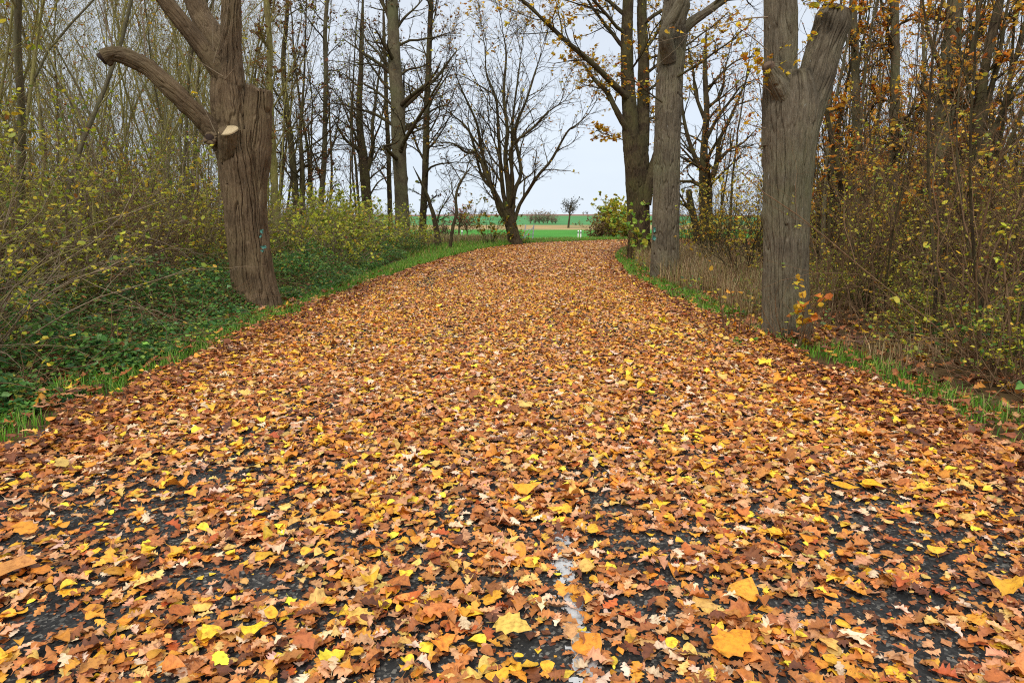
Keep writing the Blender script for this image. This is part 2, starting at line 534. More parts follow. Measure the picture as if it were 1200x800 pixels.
PAL_YG = [(3, (196, 196, 60)), (3, (168, 178, 50)), (2, (214, 200, 70)), (2, (128, 146, 48)), (1, (210, 170, 50)), (1, (96, 120, 50))]
PAL_YEL = [(4, (226, 184, 48)), (3, (206, 160, 44)), (2, (190, 180, 60)), (1, (176, 110, 40))]
PAL_ORANGE = [(3, (212, 132, 46)), (6, (222, 158, 56)), (1.2, (180, 100, 40)), (1, (144, 84, 40)), (5, (226, 184, 70)), (1, (190, 180, 70))]
PAL_BROWN = [(4, (112, 74, 46)), (3, (136, 92, 56)), (2, (90, 58, 40)), (1, (160, 116, 62)), (.6, (150, 150, 60))]
PAL_GREEN = [(4, (74, 116, 54)), (3, (98, 138, 62)), (2, (56, 94, 50)), (2, (128, 154, 66)), (.6, (160, 146, 60)), (.6, (150, 92, 56)), (1, (120, 150, 96))]
PAL_OLIVE = [(4, (172, 168, 60)), (3, (198, 180, 62)), (2, (140, 140, 56)), (2, (208, 166, 58)), (1, (150, 104, 50))]
PAL_FRESH = [(4, (132, 170, 62)), (3, (166, 190, 74)), (2, (96, 142, 66)), (2, (200, 190, 70))]

def thin_tree(seed, H, r0, bark, twig, lean=0.03, n1=26, leaf=0.6, pal=None, leaf_size=0.06, ang=0.6, len1=0.2, stems=1, t0=0.18, up=0.06, wander=0.05, sub=5, subsub=2):
    r = np.random.default_rng(seed)
    root = empty('woodland_tree', (0, 0, 0))
    tr, cr, tips = Tubes(), Tubes(), []
    for sidx in range(stems):
        a = r.random() * 6.28
        sp = 0.0 if stems == 1 else 0.16 + 0.1 * r.random()
        d = np.array([math.cos(a) * (lean + sp), math.sin(a) * (lean + sp), 1.0])
        h = H * (1 if sidx == 0 else 0.65 + 0.3 * r.random())
        p0 = np.array([math.cos(a), math.sin(a), 0]) * (0 if stems == 1 else 0.12) + np.array([0, 0, -0.1])
        pts = walk(r, p0, d, h, 14, wander, 0.02)
        rr = r0 * (1 if sidx == 0 else 0.6 + 0.3 * r.random())
        rad = np.concatenate([[rr * 1.35], np.linspace(rr * 1.05, rr * 0.18, 14)])
        tr.add(pts, rad, 8)
        sprout(r, cr, tips, pts, rr, rr * 0.18, [
            dict(n=n1 / stems ** .6, t0=t0, t1=0.99, ang=ang, len=len1, fall=0.45, rr=0.36, rmin=0.006, seg=6, wander=0.12, up=up, k=4, leaf=leaf),
            dict(n=sub, t0=0.15, ang=0.65, len=0.42, fall=0.5, rr=0.5, rmin=0.0035, seg=4, wander=0.14, up=0.03, k=3, leaf=leaf),
            dict(n=subsub, t0=0.2, ang=0.6, len=0.45, fall=0.4, rr=0.6, rmin=0.0028, seg=3, wander=0.15, up=0.03, k=3, leaf=leaf)], 0, h)
    tr.build('trunk', M[bark], root)
    cr.build('crown', M[twig], root)
    if pal and tips:
        foliage('foliage', tips, leaf_size, pal, root, r=r)
    return root

def shrub_proto(seed, H, stems, spread, twig, leaf, pal, leaf_size=0.045, r0=0.012, arch=-0.03, sub=7, subsub=3, name='thicket_shrub', wander=0.12, wide=1.0):
    r = np.random.default_rng(seed)
    root = empty(name, (0, 0, 0))
    cr, tips = Tubes(), []
    for i in range(stems):
        a = r.random() * 6.28
        o = abs(r.normal(0, spread))
        d = np.array([math.cos(a) * o, math.sin(a) * o, 1.0])
        L = H * (0.6 + 0.5 * r.random())
        p0 = np.array([math.cos(a), math.sin(a), 0]) * r.random() * 0.25 + np.array([0, 0, -0.05])
        pts = walk(r, p0, d, L, 8, wander, arch)
        rr = r0 * (0.6 + 0.8 * r.random())
        cr.add(pts, np.linspace(rr, rr * 0.3, 9), 5)
        sprout(r, cr, tips, pts, rr, rr * 0.3, [
            dict(n=sub, t0=0.12, ang=0.75, len=0.38, fall=0.4, rr=0.6, rmin=0.003, seg=5, wander=0.16, up=-0.01, k=4, leaf=leaf),
            dict(n=subsub, t0=0.15, ang=0.7, len=0.5, fall=0.4, rr=0.6, rmin=0.0022, seg=3, wander=0.16, up=0.0, k=3, leaf=leaf)], 0, L)
    cr.build('stems', M[twig], root)
    if tips:
        foliage('foliage', tips, leaf_size, pal, root, r=r, wide=wide)
    return root

# ------------------------------------------------------------------ sky, sun, camera
world = bpy.data.worlds.new("World")
scene.world = world
world.use_nodes = True
wn = world.node_tree
wn.nodes.clear()
SUN_EL, SUN_AZ = R(48), R(200)      # azimuth clockwise from +Y
wo = wn.nodes.new('ShaderNodeOutputWorld')
bg = wn.nodes.new('ShaderNodeBackground'); bg.inputs['Strength'].default_value = 0.1
sky = wn.nodes.new('ShaderNodeTexSky'); sky.sky_type = 'NISHITA'; sky.sun_disc = False
sky.sun_elevation = SUN_EL; sky.sun_rotation = SUN_AZ
tcw = wn.nodes.new('ShaderNodeTexCoord')
sep = wn.nodes.new('ShaderNodeSeparateXYZ'); wn.links.new(tcw.outputs['Generated'], sep.inputs[0])
# overcast layer: paler at the horizon, brighter overhead
cloud = ramp(wn, sep.outputs['Z'], [(0.0, (7.6, 8.5, 9.5)), (0.12, (7.2, 8.0, 9.1)), (0.3, (7.1, 7.65, 8.5)), (0.6, (10.5, 11, 11.6)), (1.0, (16, 16.3, 16.6))])
wnz = N(wn, 'ShaderNodeTexNoise', Scale=1.6, Detail=5.0, Roughness=0.55)
wmp = N(wn, 'ShaderNodeMapping'); wmp.inputs['Scale'].default_value = (1, 1, 4.0)
wn.links.new(tcw.outputs['Generated'], wmp.inputs[0]); wn.links.new(wmp.outputs[0], wnz.inputs['Vector'])
cl2 = mul(wn, cloud, ramp(wn, wnz.outputs['Fac'], [(0.3, (0.91, 0.925, 0.95)), (0.7, (1.07, 1.065, 1.05))]))
mixw = wn.nodes.new('ShaderNodeMix'); mixw.data_type = 'RGBA'; mixw.inputs[0].default_value = 0.93
wn.links.new(sky.outputs[0], mixw.inputs[6]); wn.links.new(cl2, mixw.inputs[7])
wn.links.new(mixw.outputs[2], bg.inputs['Color'])
wn.links.new(bg.outputs[0], wo.inputs[0])

sl = bpy.data.lights.new('sun', 'SUN'); sl.energy = 1.9; sl.angle = R(11); sl.color = (1.0, 0.95, 0.88)
so = bpy.data.objects.new('sun', sl); COL.objects.link(so)
sd = Vector((math.sin(SUN_AZ) * math.cos(SUN_EL), math.cos(SUN_AZ) * math.cos(SUN_EL), math.sin(SUN_EL)))
so.rotation_euler = (-sd).to_track_quat('-Z', 'Y').to_euler()
so.location = (0, -5, 30)

cam = bpy.data.cameras.new('camera'); co = bpy.data.objects.new('camera', cam); COL.objects.link(co)
co.location = (0, 0, CAM_H); co.rotation_euler = (R(90) - TILT, 0, 0)
cam.lens = 24; cam.sensor_width = 36; cam.clip_start = 0.05; cam.clip_end = 6000
scene.camera = co
scene.cycles.use_denoising = False
scene.cycles.filter_width = 1.1
scene.cycles.use_adaptive_sampling = True
scene.cycles.adaptive_threshold = 0.006
vs = scene.view_settings
vs.view_transform = 'Standard'; vs.look = 'None'; vs.gamma = 1; vs.use_curve_mapping = False
vs.exposure = 0.12

# ------------------------------------------------------------------ the road
RL = np.array([(-3.5, -5), (-3.52, 4.7), (-3.47, 10.7), (-3.2, 17), (-2.75, 22), (-2.1, 27), (-1.0, 32.3), (0.6, 36.3), (2.6, 38.6), (6.3, 41.6), (12, 44), (30, 47.5)])
RR = np.array([(3.45, -5), (3.4, 4.5), (3.25, 9), (3.05, 12.5), (3.0, 16.5), (3.35, 21), (3.85, 25.6), (5.0, 31), (6.2, 33.6), (8.5, 36), (13, 38.5), (30, 42)])
_rl = catmull(RL, 160); _rr = catmull(RR, 160)

def road_s(x, y):
    """across-road coordinate: 0 at the left edge .. 1 at the right edge, and metres to the nearest edge (negative outside)"""
    shp = np.shape(x)
    x = np.ravel(x).astype(float); y = np.ravel(y).astype(float)
    out = np.zeros(len(x)); dist = np.zeros(len(x))
    for i in range(0, len(x), 20000):
        p = np.stack([x[i:i + 20000], y[i:i + 20000]], -1)
        def sd_(poly):
            a, b = poly[:-1], poly[1:]
            ab = b - a
            ap = p[:, None] - a[None]
            t = np.clip((ap * ab).sum(-1) / (ab * ab).sum(-1), 0, 1)
            dd = ap - t[..., None] * ab
            d2 = (dd ** 2).sum(-1)
            k = d2.argmin(1)
            ii = np.arange(len(p))
            cr = ab[k, 0] * ap[ii, k, 1] - ab[k, 1] * ap[ii, k, 0]
            return np.sqrt(d2[ii, k]) * np.sign(-cr)      # positive to the right of the line
        dl = sd_(_rl); dr = -sd_(_rr)
        dist[i:i + 20000] = np.minimum(dl, dr)
        out[i:i + 20000] = dl / np.maximum(dl + dr, 1e-6)
    return out.reshape(shp), dist.reshape(shp)

def asphalt():
    m, nt, out = new_mat('asphalt')
    L = nt.links.new
    tc = N(nt, 'ShaderNodeTexCoord')
    n1 = N(nt, 'ShaderNodeTexNoise', Scale=1.3, Detail=5.0); L(tc.outputs['Object'], n1.inputs['Vector'])
    c = ramp(nt, n1.outputs['Fac'], [(0.3, (0.018, 0.018, 0.0175)), (0.7, (0.036, 0.035, 0.033))])
    v = N(nt, 'ShaderNodeTexVoronoi', Scale=82.0); L(tc.outputs['Object'], v.inputs['Vector'])
    st = ramp(nt, v.outputs['Color'], [(0.0, (0.5, 0.5, 0.5)), (0.55, (1.0, 1.0, 1.0)), (0.72, (1.7, 1.65, 1.55)), (0.82, (5.5, 5.2, 4.6))])
    c = mul(nt, c, st)
    p = N(nt, 'ShaderNodeBsdfPrincipled', Roughness=0.85)
    p.inputs['Specular IOR Level'].default_value = 0.25
    L(c, p.inputs['Base Color'])
    n2 = N(nt, 'ShaderNodeTexNoise', Scale=130.0, Detail=3.0); L(tc.outputs['Object'], n2.inputs['Vector'])
    b = N(nt, 'ShaderNodeBump', Strength=0.7, Distance=0.004)
    L(v.outputs['Distance'], b.inputs['Height'])
    L(b.outputs[0], p.inputs['Normal'])
    L(p.outputs[0], out.inputs[0])
    return m

def strip_mesh(name, A, B, z, mat, n_across=8, **k):
    A = np.asarray(A); B = np.asarray(B)
    n = len(A)
    t = np.linspace(0, 1, n_across + 1)
    XY = A[:, None] * (1 - t)[None, :, None] + B[:, None] * t[None, :, None]
    Z = gz(XY[..., 0], XY[..., 1]) + z
    V = np.concatenate([XY, Z[..., None]], -1).reshape(-1, 3)
    w = n_across + 1
    i = np.arange(n - 1)[:, None]; j = np.arange(n_across)[None]
    Q = np.stack([i * w + j, i * w + j + 1, (i + 1) * w + j + 1, (i + 1) * w + j], -1).reshape(-1, 4)
    return mesh_obj(name, V, quads=Q, mat=mat, **k)

tag(strip_mesh('road', _rl, _rr, 0.004, asphalt()), kind='structure')

def worn_paint():
    m, nt, out = new_mat('worn_road_paint')
    L = nt.links.new
    tc = N(nt, 'ShaderNodeTexCoord')
    n1 = N(nt, 'ShaderNodeTexNoise', Scale=26.0, Detail=6.0, Roughness=0.7); L(tc.outputs['Object'], n1.inputs['Vector'])
    c = ramp(nt, n1.outputs['Fac'], [(0.36, (0.09, 0.09, 0.09)), (0.44, (0.42, 0.42, 0.41)), (0.7, (0.55, 0.55, 0.54))])
    p = N(nt, 'ShaderNodeBsdfPrincipled', Roughness=0.7)
    L(c, p.inputs['Base Color'])
    b = N(nt, 'ShaderNodeBump', Strength=0.5, Distance=0.003); L(n1.outputs['Fac'], b.inputs['Height']); L(b.outputs[0], p.inputs['Normal'])
    L(p.outputs[0], out.inputs[0])
    return m
def line_mark():
    xs = np.linspace(-.075, .075, 31); ys = np.linspace(1.1, 3.4, 420)
    X, Yg = np.meshgrid(xs, ys)
    XX = X + 0.262 - 0.02 * (Yg - 2.1)
    V = np.stack([XX, Yg, np.full(X.shape, 0.008)], -1).reshape(-1, 3)
    i = np.arange(len(ys) - 1)[:, None]; j = np.arange(30)[None]
    Q = np.stack([i * 31 + j, i * 31 + j + 1, (i + 1) * 31 + j + 1, (i + 1) * 31 + j], -1).reshape(-1, 4)
    c = V[Q].mean(1)
    u = np.abs(c[:, 0] - (0.262 - 0.02 * (c[:, 1] - 2.1))) / .038
    nn = .6 * noise2(c[:, 0] * 34, c[:, 1] * 34, 3) + .4 * noise2(c[:, 0] * 120, c[:, 1] * 120, 9)
    Q = Q[nn > .34 + .30 * np.clip(u - .6, 0, 2) + .12 * (noise2(c[:, 0] * 3, c[:, 1] * 3, 6) - .5)]
    us, inv = np.unique(Q, return_inverse=True)
    tag(mesh_obj('road_marking', V[us], quads=inv.reshape(Q.shape), mat=worn_paint(), smooth=False), kind='structure')
line_mark()

# ------------------------------------------------------------------ ground sheet
def ground():
    xs = np.unique(np.concatenate([np.linspace(-16, 16, 129), np.linspace(-60, 60, 61), np.sign(np.linspace(-1, 1, 61)) * np.abs(np.linspace(-1, 1, 61)) ** 2.2 * 3500]))
    ys = np.unique(np.concatenate([np.linspace(-12, 60, 145), np.linspace(60, 400, 69), np.linspace(400, 1000, 41), np.array([1100, 1300, 1700, 2500, 4000]), np.array([-60, -30])]))
    X, Y = np.meshgrid(xs, ys)
    _, dist = road_s(np.clip(X, -40, 40), np.clip(Y, -6, 60))
    Z = gz(X, Y)
    near = (np.abs(X) < 40) & (Y < 60)
    Z = np.where(near & (dist > 0.35), Z - 0.03, Z)
    V = np.stack([X, Y, Z], -1).reshape(-1, 3)
    w = len(xs)
    i = np.arange(len(ys) - 1)[:, None]; j = np.arange(w - 1)[None]
    Q = np.stack([i * w + j, i * w + j + 1, (i + 1) * w + j + 1, (i + 1) * w + j], -1).reshape(-1, 4)
    # soil and crops
    m, nt, out = new_mat('ground')
    L = nt.links.new
    geo = N(nt, 'ShaderNodeNewGeometry')
    sp = N(nt, 'ShaderNodeSeparateXYZ'); L(geo.outputs['Position'], sp.inputs[0])
    nw = N(nt, 'ShaderNodeTexNoise', Scale=0.012, Detail=3.0); L(geo.outputs['Position'], nw.inputs['Vector'])
    ad = N(nt, 'ShaderNodeMath', operation='MULTIPLY_ADD'); L(nw.outputs['Fac'], ad.inputs[0]); ad.inputs[1].default_value = 26.0; L(sp.outputs['Y'], ad.inputs[2])
    sb = N(nt, 'ShaderNodeMath', operation='SUBTRACT'); L(ad.outputs[0], sb.inputs[0]); sb.inputs[1].default_value = 13.0
    dv = N(nt, 'ShaderNodeMath', operation='DIVIDE'); L(sb.outputs[0], dv.inputs[0]); dv.inputs[1].default_value = 1000.0
    r = nt.nodes.new('ShaderNodeValToRGB'); L(dv.outputs[0], r.inputs[0])
    r.color_ramp.interpolation = 'LINEAR'
    soil = lin(92, 72, 48); grassy = lin(92, 116, 52); straw = lin(170, 150, 108); crop = lin(74, 140, 52); crop2 = lin(84, 140, 88); brown = lin(140, 106, 94)
    stops = [(0.0, soil), (0.044, soil), (0.047, grassy), (0.072, grassy), (0.078, straw), (0.092, straw), (0.096, crop), (0.205, crop), (0.212, straw), (0.335, lin(168, 142, 100)), (0.345, crop2), (0.70, crop2), (0.715, brown), (1.0, brown)]
    while len(r.color_ramp.elements) < len(stops): r.color_ramp.elements.new(0.5)
    for e, (p, c) in zip(r.color_ramp.elements, stops):
        e.position = p; e.color = (*[float(k) for k in c], 1)
    n1 = N(nt, 'ShaderNodeTexNoise', Scale=2.5, Detail=8.0, Roughness=0.7); L(geo.outputs['Position'], n1.inputs['Vector'])
    c = mul(nt, r.outputs[0], ramp(nt, n1.outputs['Fac'], [(0.3, (0.62, 0.62, 0.6)), (0.7, (1.2, 1.2, 1.15))]))
    n3 = N(nt, 'ShaderNodeTexNoise', Scale=0.05, Detail=4.0); L(geo.outputs['Position'], n3.inputs['Vector'])
    c = mul(nt, c, ramp(nt, n3.outputs['Fac'], [(0.3, (0.7, 0.78, 0.72)), (0.7, (1.2, 1.1, 1.05))]))
    p = N(nt, 'ShaderNodeBsdfPrincipled', Roughness=0.95); p.inputs['Specular IOR Level'].default_value = 0.1
    L(c, p.inputs['Base Color'])
    b = N(nt, 'ShaderNodeBump', Strength=0.6, Distance=0.05); L(n1.outputs['Fac'], b.inputs['Height']); L(b.outputs[0], p.inputs['Normal'])
    L(p.outputs[0], out.inputs[0])
    tag(mesh_obj('ground', V, quads=Q, mat=m), kind='structure')
ground()

# ------------------------------------------------------------------ fallen leaves
PAL_ROAD = [(27, (192, 122, 60)), (24, (208, 152, 106)), (17, (164, 100, 52)), (10, (110, 62, 35)), (9, (222, 154, 52)), (3, (238, 190, 54)), (10, (230, 194, 160)), (3, (174, 86, 38)), (4, (216, 176, 100))]
PAL_EDGE = [(20, (150, 86, 44)), (12, (176, 112, 62)), (16, (112, 62, 34)), (8, (84, 46, 28)), (6, (206, 146, 96)), (5, (216, 150, 48)), (3, (232, 186, 54))]
PAL_LITTER = [(30, (160, 94, 46)), (16, (176, 124, 84)), (20, (120, 70, 38)), (10, (190, 130, 44)), (5, (214, 170, 50)), (14, (84, 50, 30))]

GAPS = []      # bare asphalt patches (ground x, y, half width, half length, strength), read off the photo's foreground
for px, py, rx, ry, st in [(40, 745, 70, 26, .95), (250, 680, 70, 26, .85), (170, 625, 60, 18, .8), (330, 690, 45, 22, .75), (190, 600, 60, 14, .6), (100, 690, 60, 22, .7), (235, 730, 40, 16, .6),
                           (640, 760, 40, 40, .5), (715, 600, 32, 16, .9), (740, 632, 34, 16, .85), (700, 585, 20, 10, .8), (810, 640, 30, 12, .6), (850, 700, 40, 16, .8), (940, 715, 45, 20, .95),
                           (1010, 715, 50, 16, .85), (1080, 720, 60, 14, .6), (1060, 755, 60, 22, .75), (1120, 690, 40, 14, .5), (400, 640, 45, 14, .55), (480, 640, 35, 12, .5), (520, 600, 30, 8, .5),
                           (390, 545, 50, 8, .5), (260, 560, 60, 8, .5), (700, 560, 30, 8, .45), (870, 600, 30, 8, .4), (960, 650, 40, 8, .4), (560, 775, 50, 18, .45), (470, 790, 40, 12, .5),
                           (655, 690, 14, 50, .6), (668, 725, 16, 26, .6), (690, 790, 26, 16, .6), (760, 700, 30, 12, .5), (330, 600, 40, 10, .4), (930, 790, 60, 14, .6), (1150, 770, 50, 14, .5), (440, 610, 40, 8, .4)]:
    p = on_ground(px, py)
    ex = abs(on_ground(px + rx, py)[0] - p[0]); ey = abs(on_ground(px, py - ry)[1] - p[1])
    GAPS.append((p[0], p[1], max(ex, .05), max(ey, .05), st))

def road_density(x, y, s, d):
    f = np.ones(len(x))
    wig = (noise2(x * 3.2, y * 3.2, 1) - 0.5) * 1.3
    sp = sstep(.25, .6, noise2(x * 9, y * 9, 31)) * .6
    for gx, gy, gw, gl, st in GAPS:
        q = np.sqrt(((x - gx) / gw) ** 2 + ((y - gy) / gl) ** 2) + wig
        f *= 1 - np.minimum(.96, st * 0.95 * sstep(1.3, 0.4, q) * (0.62 + 0.8 * sp))
    nn = noise2(x * 1.5, y * 0.9, 8)
    f *= 1 - 0.6 * sstep(0.55, 0.72, nn) * sstep(6.0, 3.4, y)
    f *= 1 - .2 * sstep(5.5, 3.0, y) * sstep(-.1, .9, d)
    f *= 1 - .25 * sstep(.4, .75, noise2(x * 2.6, y * 1.1, 41)) * sstep(.2, .9, d)
    # thin streaks in the far wheel track
    ws = np.exp(-((s - 0.2) / 0.07) ** 2) * sstep(11, 14, y) * sstep(28, 22, y) * sstep(0.4, 0.7, noise2(x * 4, y * 0.8, 5))
    f *= 1 - 0.75 * ws
    f *= 1 + 0.4 * sstep(0.9, 0.1, d)
    return np.clip(f, 0, 1.4) / 1.4

def scatter_road():
    parts = []
    def cand(y0, y1, per_m2, x0=-4.2, x1=4.2, margin=0.02):
        n = int((y1 - y0) * (x1 - x0) * per_m2)
        x = rng.uniform(x0, x1, n); y = rng.uniform(y0, y1, n)
        s, d = road_s(x, y)
        edge = noise2(x * 1.7, y * 1.7, 2) * 0.9 - 0.42
        keep = (d > -margin - edge * 0.6) & (rng.random(n) < road_density(x, y, s, d) * np.where(d < 0, sstep(-.4, 0.05, d) * 0.9, 1))
        # only where the lens could see plus a margin
        keep &= np.abs(x) < 0.9 * np.maximum(y, 0) + 2.0
        return x[keep], y[keep], d[keep], s[keep]
    def emit(tm, x, y, d, size, pal, curl, lift, tilt, wide=1.0):
        n = len(x)
        if n == 0: return
        z = gz(x, y) + 0.004
        c = palette(n, pal, jit=.15)
        e = rng.random(n) < .75 * sstep(.8, .1, d + .5 * (noise2(x * 1.2, y * 1.2, 51) - .5))
        c[e] = palette(int(e.sum()), PAL_EDGE, jit=.15)
        parts.append(leaf_verts(tm, np.stack([x, y, z], -1), rng.random(n) * 6.28, rng.normal(0, tilt, n), rng.random(n) * 6.28, size, c, wide=wide, curl=curl, lift=lift))
    MIX = [(0.37, T_OAKN[0], T_OAK2, 0.066, 1.0, PAL_ROAD), (0.37, T_OAKN[1], T_OAK2, 0.06, 1.05, PAL_ROAD), (0.04, T_MAPLE, T_ROUND, 0.075, 1.0, None), (0.11, T_ROUND, T_ROUND, 0.05, 1.0, None), (0.11, T_OVAL, T_SMALL, 0.044, 1.0, None)]
    PALY = [(4, (232, 174, 46)), (5, (218, 142, 44)), (3, (214, 172, 88)), (2, (242, 206, 54)), (4, (184, 110, 50))]
    # near, with full lobes
    x, y, d, s = cand(0.6, 8.0, 1600)
    k = rng.choice(5, len(x), p=[m[0] for m in MIX])
    for i, (w, tn, tf, sz, wd, pl) in enumerate(MIX):
        q = k == i
        n = q.sum()
        hp = 0.004 + rng.random(n) ** 1.6 * (0.026 + 0.06 * sstep(0.9, 0.0, d[q]))
        emit(tn, x[q], y[q], d[q], sz * np.exp(rng.normal(0, 0.25, n)), pl or PALY, 0.42, hp, 0.19, wd * np.exp(rng.normal(0, .12, n)))
    # middle distance
    PAL_MID = PAL_ROAD + [(9, (228, 170, 54)), (7, (214, 146, 60))]
    x, y, d, s = cand(8.0, 17.0, 1150)
    k = rng.choice(5, len(x), p=[m[0] for m in MIX])
    for i, (w, tn, tf, sz, wd, pl) in enumerate(MIX):
        q = k == i; n = q.sum()
        emit(tf, x[q], y[q], d[q], sz * np.exp(rng.normal(0, 0.2, n)), PAL_MID if pl else PALY, 0.42, 0.004 + rng.random(n) ** 1.6 * (0.026 + 0.06 * sstep(0.9, 0.0, d[q])), 0.24, wd)
    # far
    x, y, d, s = cand(17.0, 49.0, 620, -4.5, 22)
    n = len(x)
    emit(T_KITE, x, y, d, 0.09 * np.exp(rng.normal(0, 0.2, n)), PAL_ROAD + [(16, (230, 172, 54)), (8, (214, 146, 60))], 0.3, 0.003 + rng.random(n) * 0.025, 0.25, 1.15)
    # crumbs of broken leaf lying between
    x = rng.uniform(-4, 4, 26000); y = rng.uniform(1, 7, 26000)
    s, d = road_s(x, y); q = d > .05; x, y, d = x[q], y[q], d[q]
    emit(T_KITE, x, y, d, .022 * np.exp(rng.normal(0, .4, len(x))), PAL_EDGE, .4, np.full(len(x), .001), .1, 1.4)
    V, Q, C = join(parts)
    print('road leaves verts', len(V))
    tag(mesh_obj('fallen_leaves', V, quads=Q, mat=M['leaf_road'], cols=C, smooth=True),
        'thick carpet of brown, orange and yellow autumn leaves covering the dark road', 'fallen leaves', kind='stuff')
scatter_road()

def scatter_litter():
    parts = []
    n = 110000
    y = -2.5 + rng.random(n) ** 1.4 * 48
    x = rng.uniform(-1, 1, n) * (np.maximum(y, 0) * 0.85 + 6)
    s, d = road_s(x, y)
    keep = (d < -0.15) & (x < .9 * np.maximum(y, 0) + 6) & ~((x < 0) & (y > 20) & (x > -0.3 * y) & (rng.random(n) < .8))
    near_edge = np.exp(d / 1.2)
    keep &= rng.random(n) < 0.35 + 0.65 * np.maximum(near_edge, (x > 0) * .8)
    x, y, d = x[keep], y[keep], d[keep]; n = len(x)
    z = gz(x, y)
    parts.append(leaf_verts(T_OAK2, np.stack([x, y, z], -1), rng.random(n) * 6.28, rng.normal(0, .35, n), rng.random(n) * 6.28, 0.095 * np.exp(rng.normal(0, .2, n)), palette(n, PAL_LITTER), curl=.45, lift=0.003 + rng.random(n) * (0.05 + .07 * np.exp(d / .6))))
    for tx, ty, tr in ((-4.27, 11.5, .5), (3.56, 8.84, .42), (3.73, 16.7, .45), (4.4, 23.8, .5)):
        k = 420
        a = rng.random(k) * 6.28; rad = tr + np.abs(rng.normal(0, .22, k))
        x, y = tx + np.cos(a) * rad, ty + np.sin(a) * rad
        parts.append(leaf_verts(T_OAK2, np.stack([x, y, gz(x, y)], -1), rng.random(k) * 6.28, rng.normal(0, .5, k), rng.random(k) * 6.28, 0.075 * np.exp(rng.normal(0, .2, k)), palette(k, PAL_LITTER + [(14, (206, 146, 96))]), curl=.45, lift=.005 + rng.random(k) * .2 * np.exp(-(rad - tr) / .15)))
    V, Q, C = join(parts)
    tag(mesh_obj('leaf_litter', V, quads=Q, mat=M['leaf_road'], cols=C), 'dull brown leaf litter on the woodland floor and verges', 'leaf litter', kind='stuff')
scatter_litter()

# a few big leaves that stand out on the carpet
BIG = [(618, 582, .17, T_ROUND, (238, 170, 40), 'large flat golden leaf alone beyond the bare asphalt patches, near the road middle'),
       (602, 748, .15, T_MAPLE, (222, 184, 84), 'big pale yellow crumpled leaf just left of the white paint trace'),
       (872, 702, .15, T_ROUND, (230, 160, 48), 'broad golden leaf beside the bare black patch right of the paint trace'),
       (860, 770, .17, T_MAPLE, (228, 150, 34), 'large orange-yellow lobed leaf near the front edge, right of the paint trace'),
       (15, 680, .20, T_ROUND, (206, 140, 72), 'very large tan leaf at the left side of the road front'),
       (500, 540, .11, T_MAPLE, (238, 196, 40), 'bright yellow lobed leaf on dense brown leaves before the bare patches'),
       (990, 577, .15, T_ROUND, (232, 168, 36), 'left one of two golden leaves lying together near the right verge'),
       (1024, 576, .13, T_ROUND, (236, 176, 30), 'right one of two golden leaves lying together near the right verge'),
       (1112, 543, .11, T_OVAL, (238, 182, 34), 'oval yellow leaf below the small green weed at the right verge'),
       (390, 613, .11, T_ROUND, (228, 156, 44), 'rounded orange-gold leaf left of the road middle'),
       (425, 735, .12, T_MAPLE, (226, 178, 78), 'pale gold maple leaf among bare asphalt left of the road middle'),
       (480, 710, .13, T_OVAL, (196, 102, 44), 'broad copper-brown leaf standing out left of the pale crumpled leaf'),
       (300, 748, .10, T_ROUND, (240, 200, 44), 'small lemon-yellow rounded leaf beside dark asphalt at the front left'),
       (690, 768, .13, T_ROUND, (222, 142, 40), 'golden brown leaf lying across the white paint trace')]
for px, py, sz, tm, c, lab in BIG:
    p = on_ground(px, py)
    r_ = np.random.default_rng(px)
    def one(t):
        return leaf_verts(t, np.zeros((1, 3)), np.array([r_.uniform(-.9, .9)]), np.array([0.12]), np.array([r_.random() * 6]), np.array([sz]), lin(*c)[None], curl=0.22, r=np.random.default_rng(px + 1), lift=np.array([0.0]))
    v, q, cc = one(tm)
    pet = np.abs(tm[0][:, 0] < -0.05).reshape(-1, 3).any(1).sum()
    o = mesh_obj('fallen_leaf', v, quads=q, mat=M['leaf_road'], cols=cc)
    o.location = (p[0], p[1], 0.034)
    tag(o, lab, 'leaf', 'large single leaves on the leaf carpet')

# ------------------------------------------------------------------ hero trees
def pp(Y, *pix):
    """points of a stem that stands in the plane at distance Y (third value: metres nearer/farther)"""
    return np.array([at(p[0], p[1], Y + (p[2] if len(p) > 2 else 0)) for p in pix])

def mpp(Y, py=250):
    v = (400 - py) / 800
    return Y / (CT + v * ST) / 800.0        # metres per photo pixel

def limb_obj(name, mat, parent, base, pts, rads, nseg=20, nring=40, **k):
    return hero_obj(name, M[mat], parent, base, pts, rads, nseg, nring, **k)

TW = [dict(n=13, t0=0.12, ang=0.75, len=0.42, fall=0.5, rr=0.42, rmin=0.01, seg=6, wander=0.14, up=0.05, k=4),
      dict(n=6, t0=0.15, ang=0.7, len=0.5, fall=0.5, rr=0.5, rmin=0.006, seg=5, wander=0.15, up=0.03, k=3),
      dict(n=5, t0=0.2, ang=0.65, len=0.5, fall=0.4, rr=0.6, rmin=0.0045, seg=4, wander=0.16, up=0.02, k=3)]

def spec_leaf(spec, leaf, last=True):
    out = [dict(s) for s in spec]
    for s in (out[-1:] if last else out): s['leaf'] = leaf
    return out

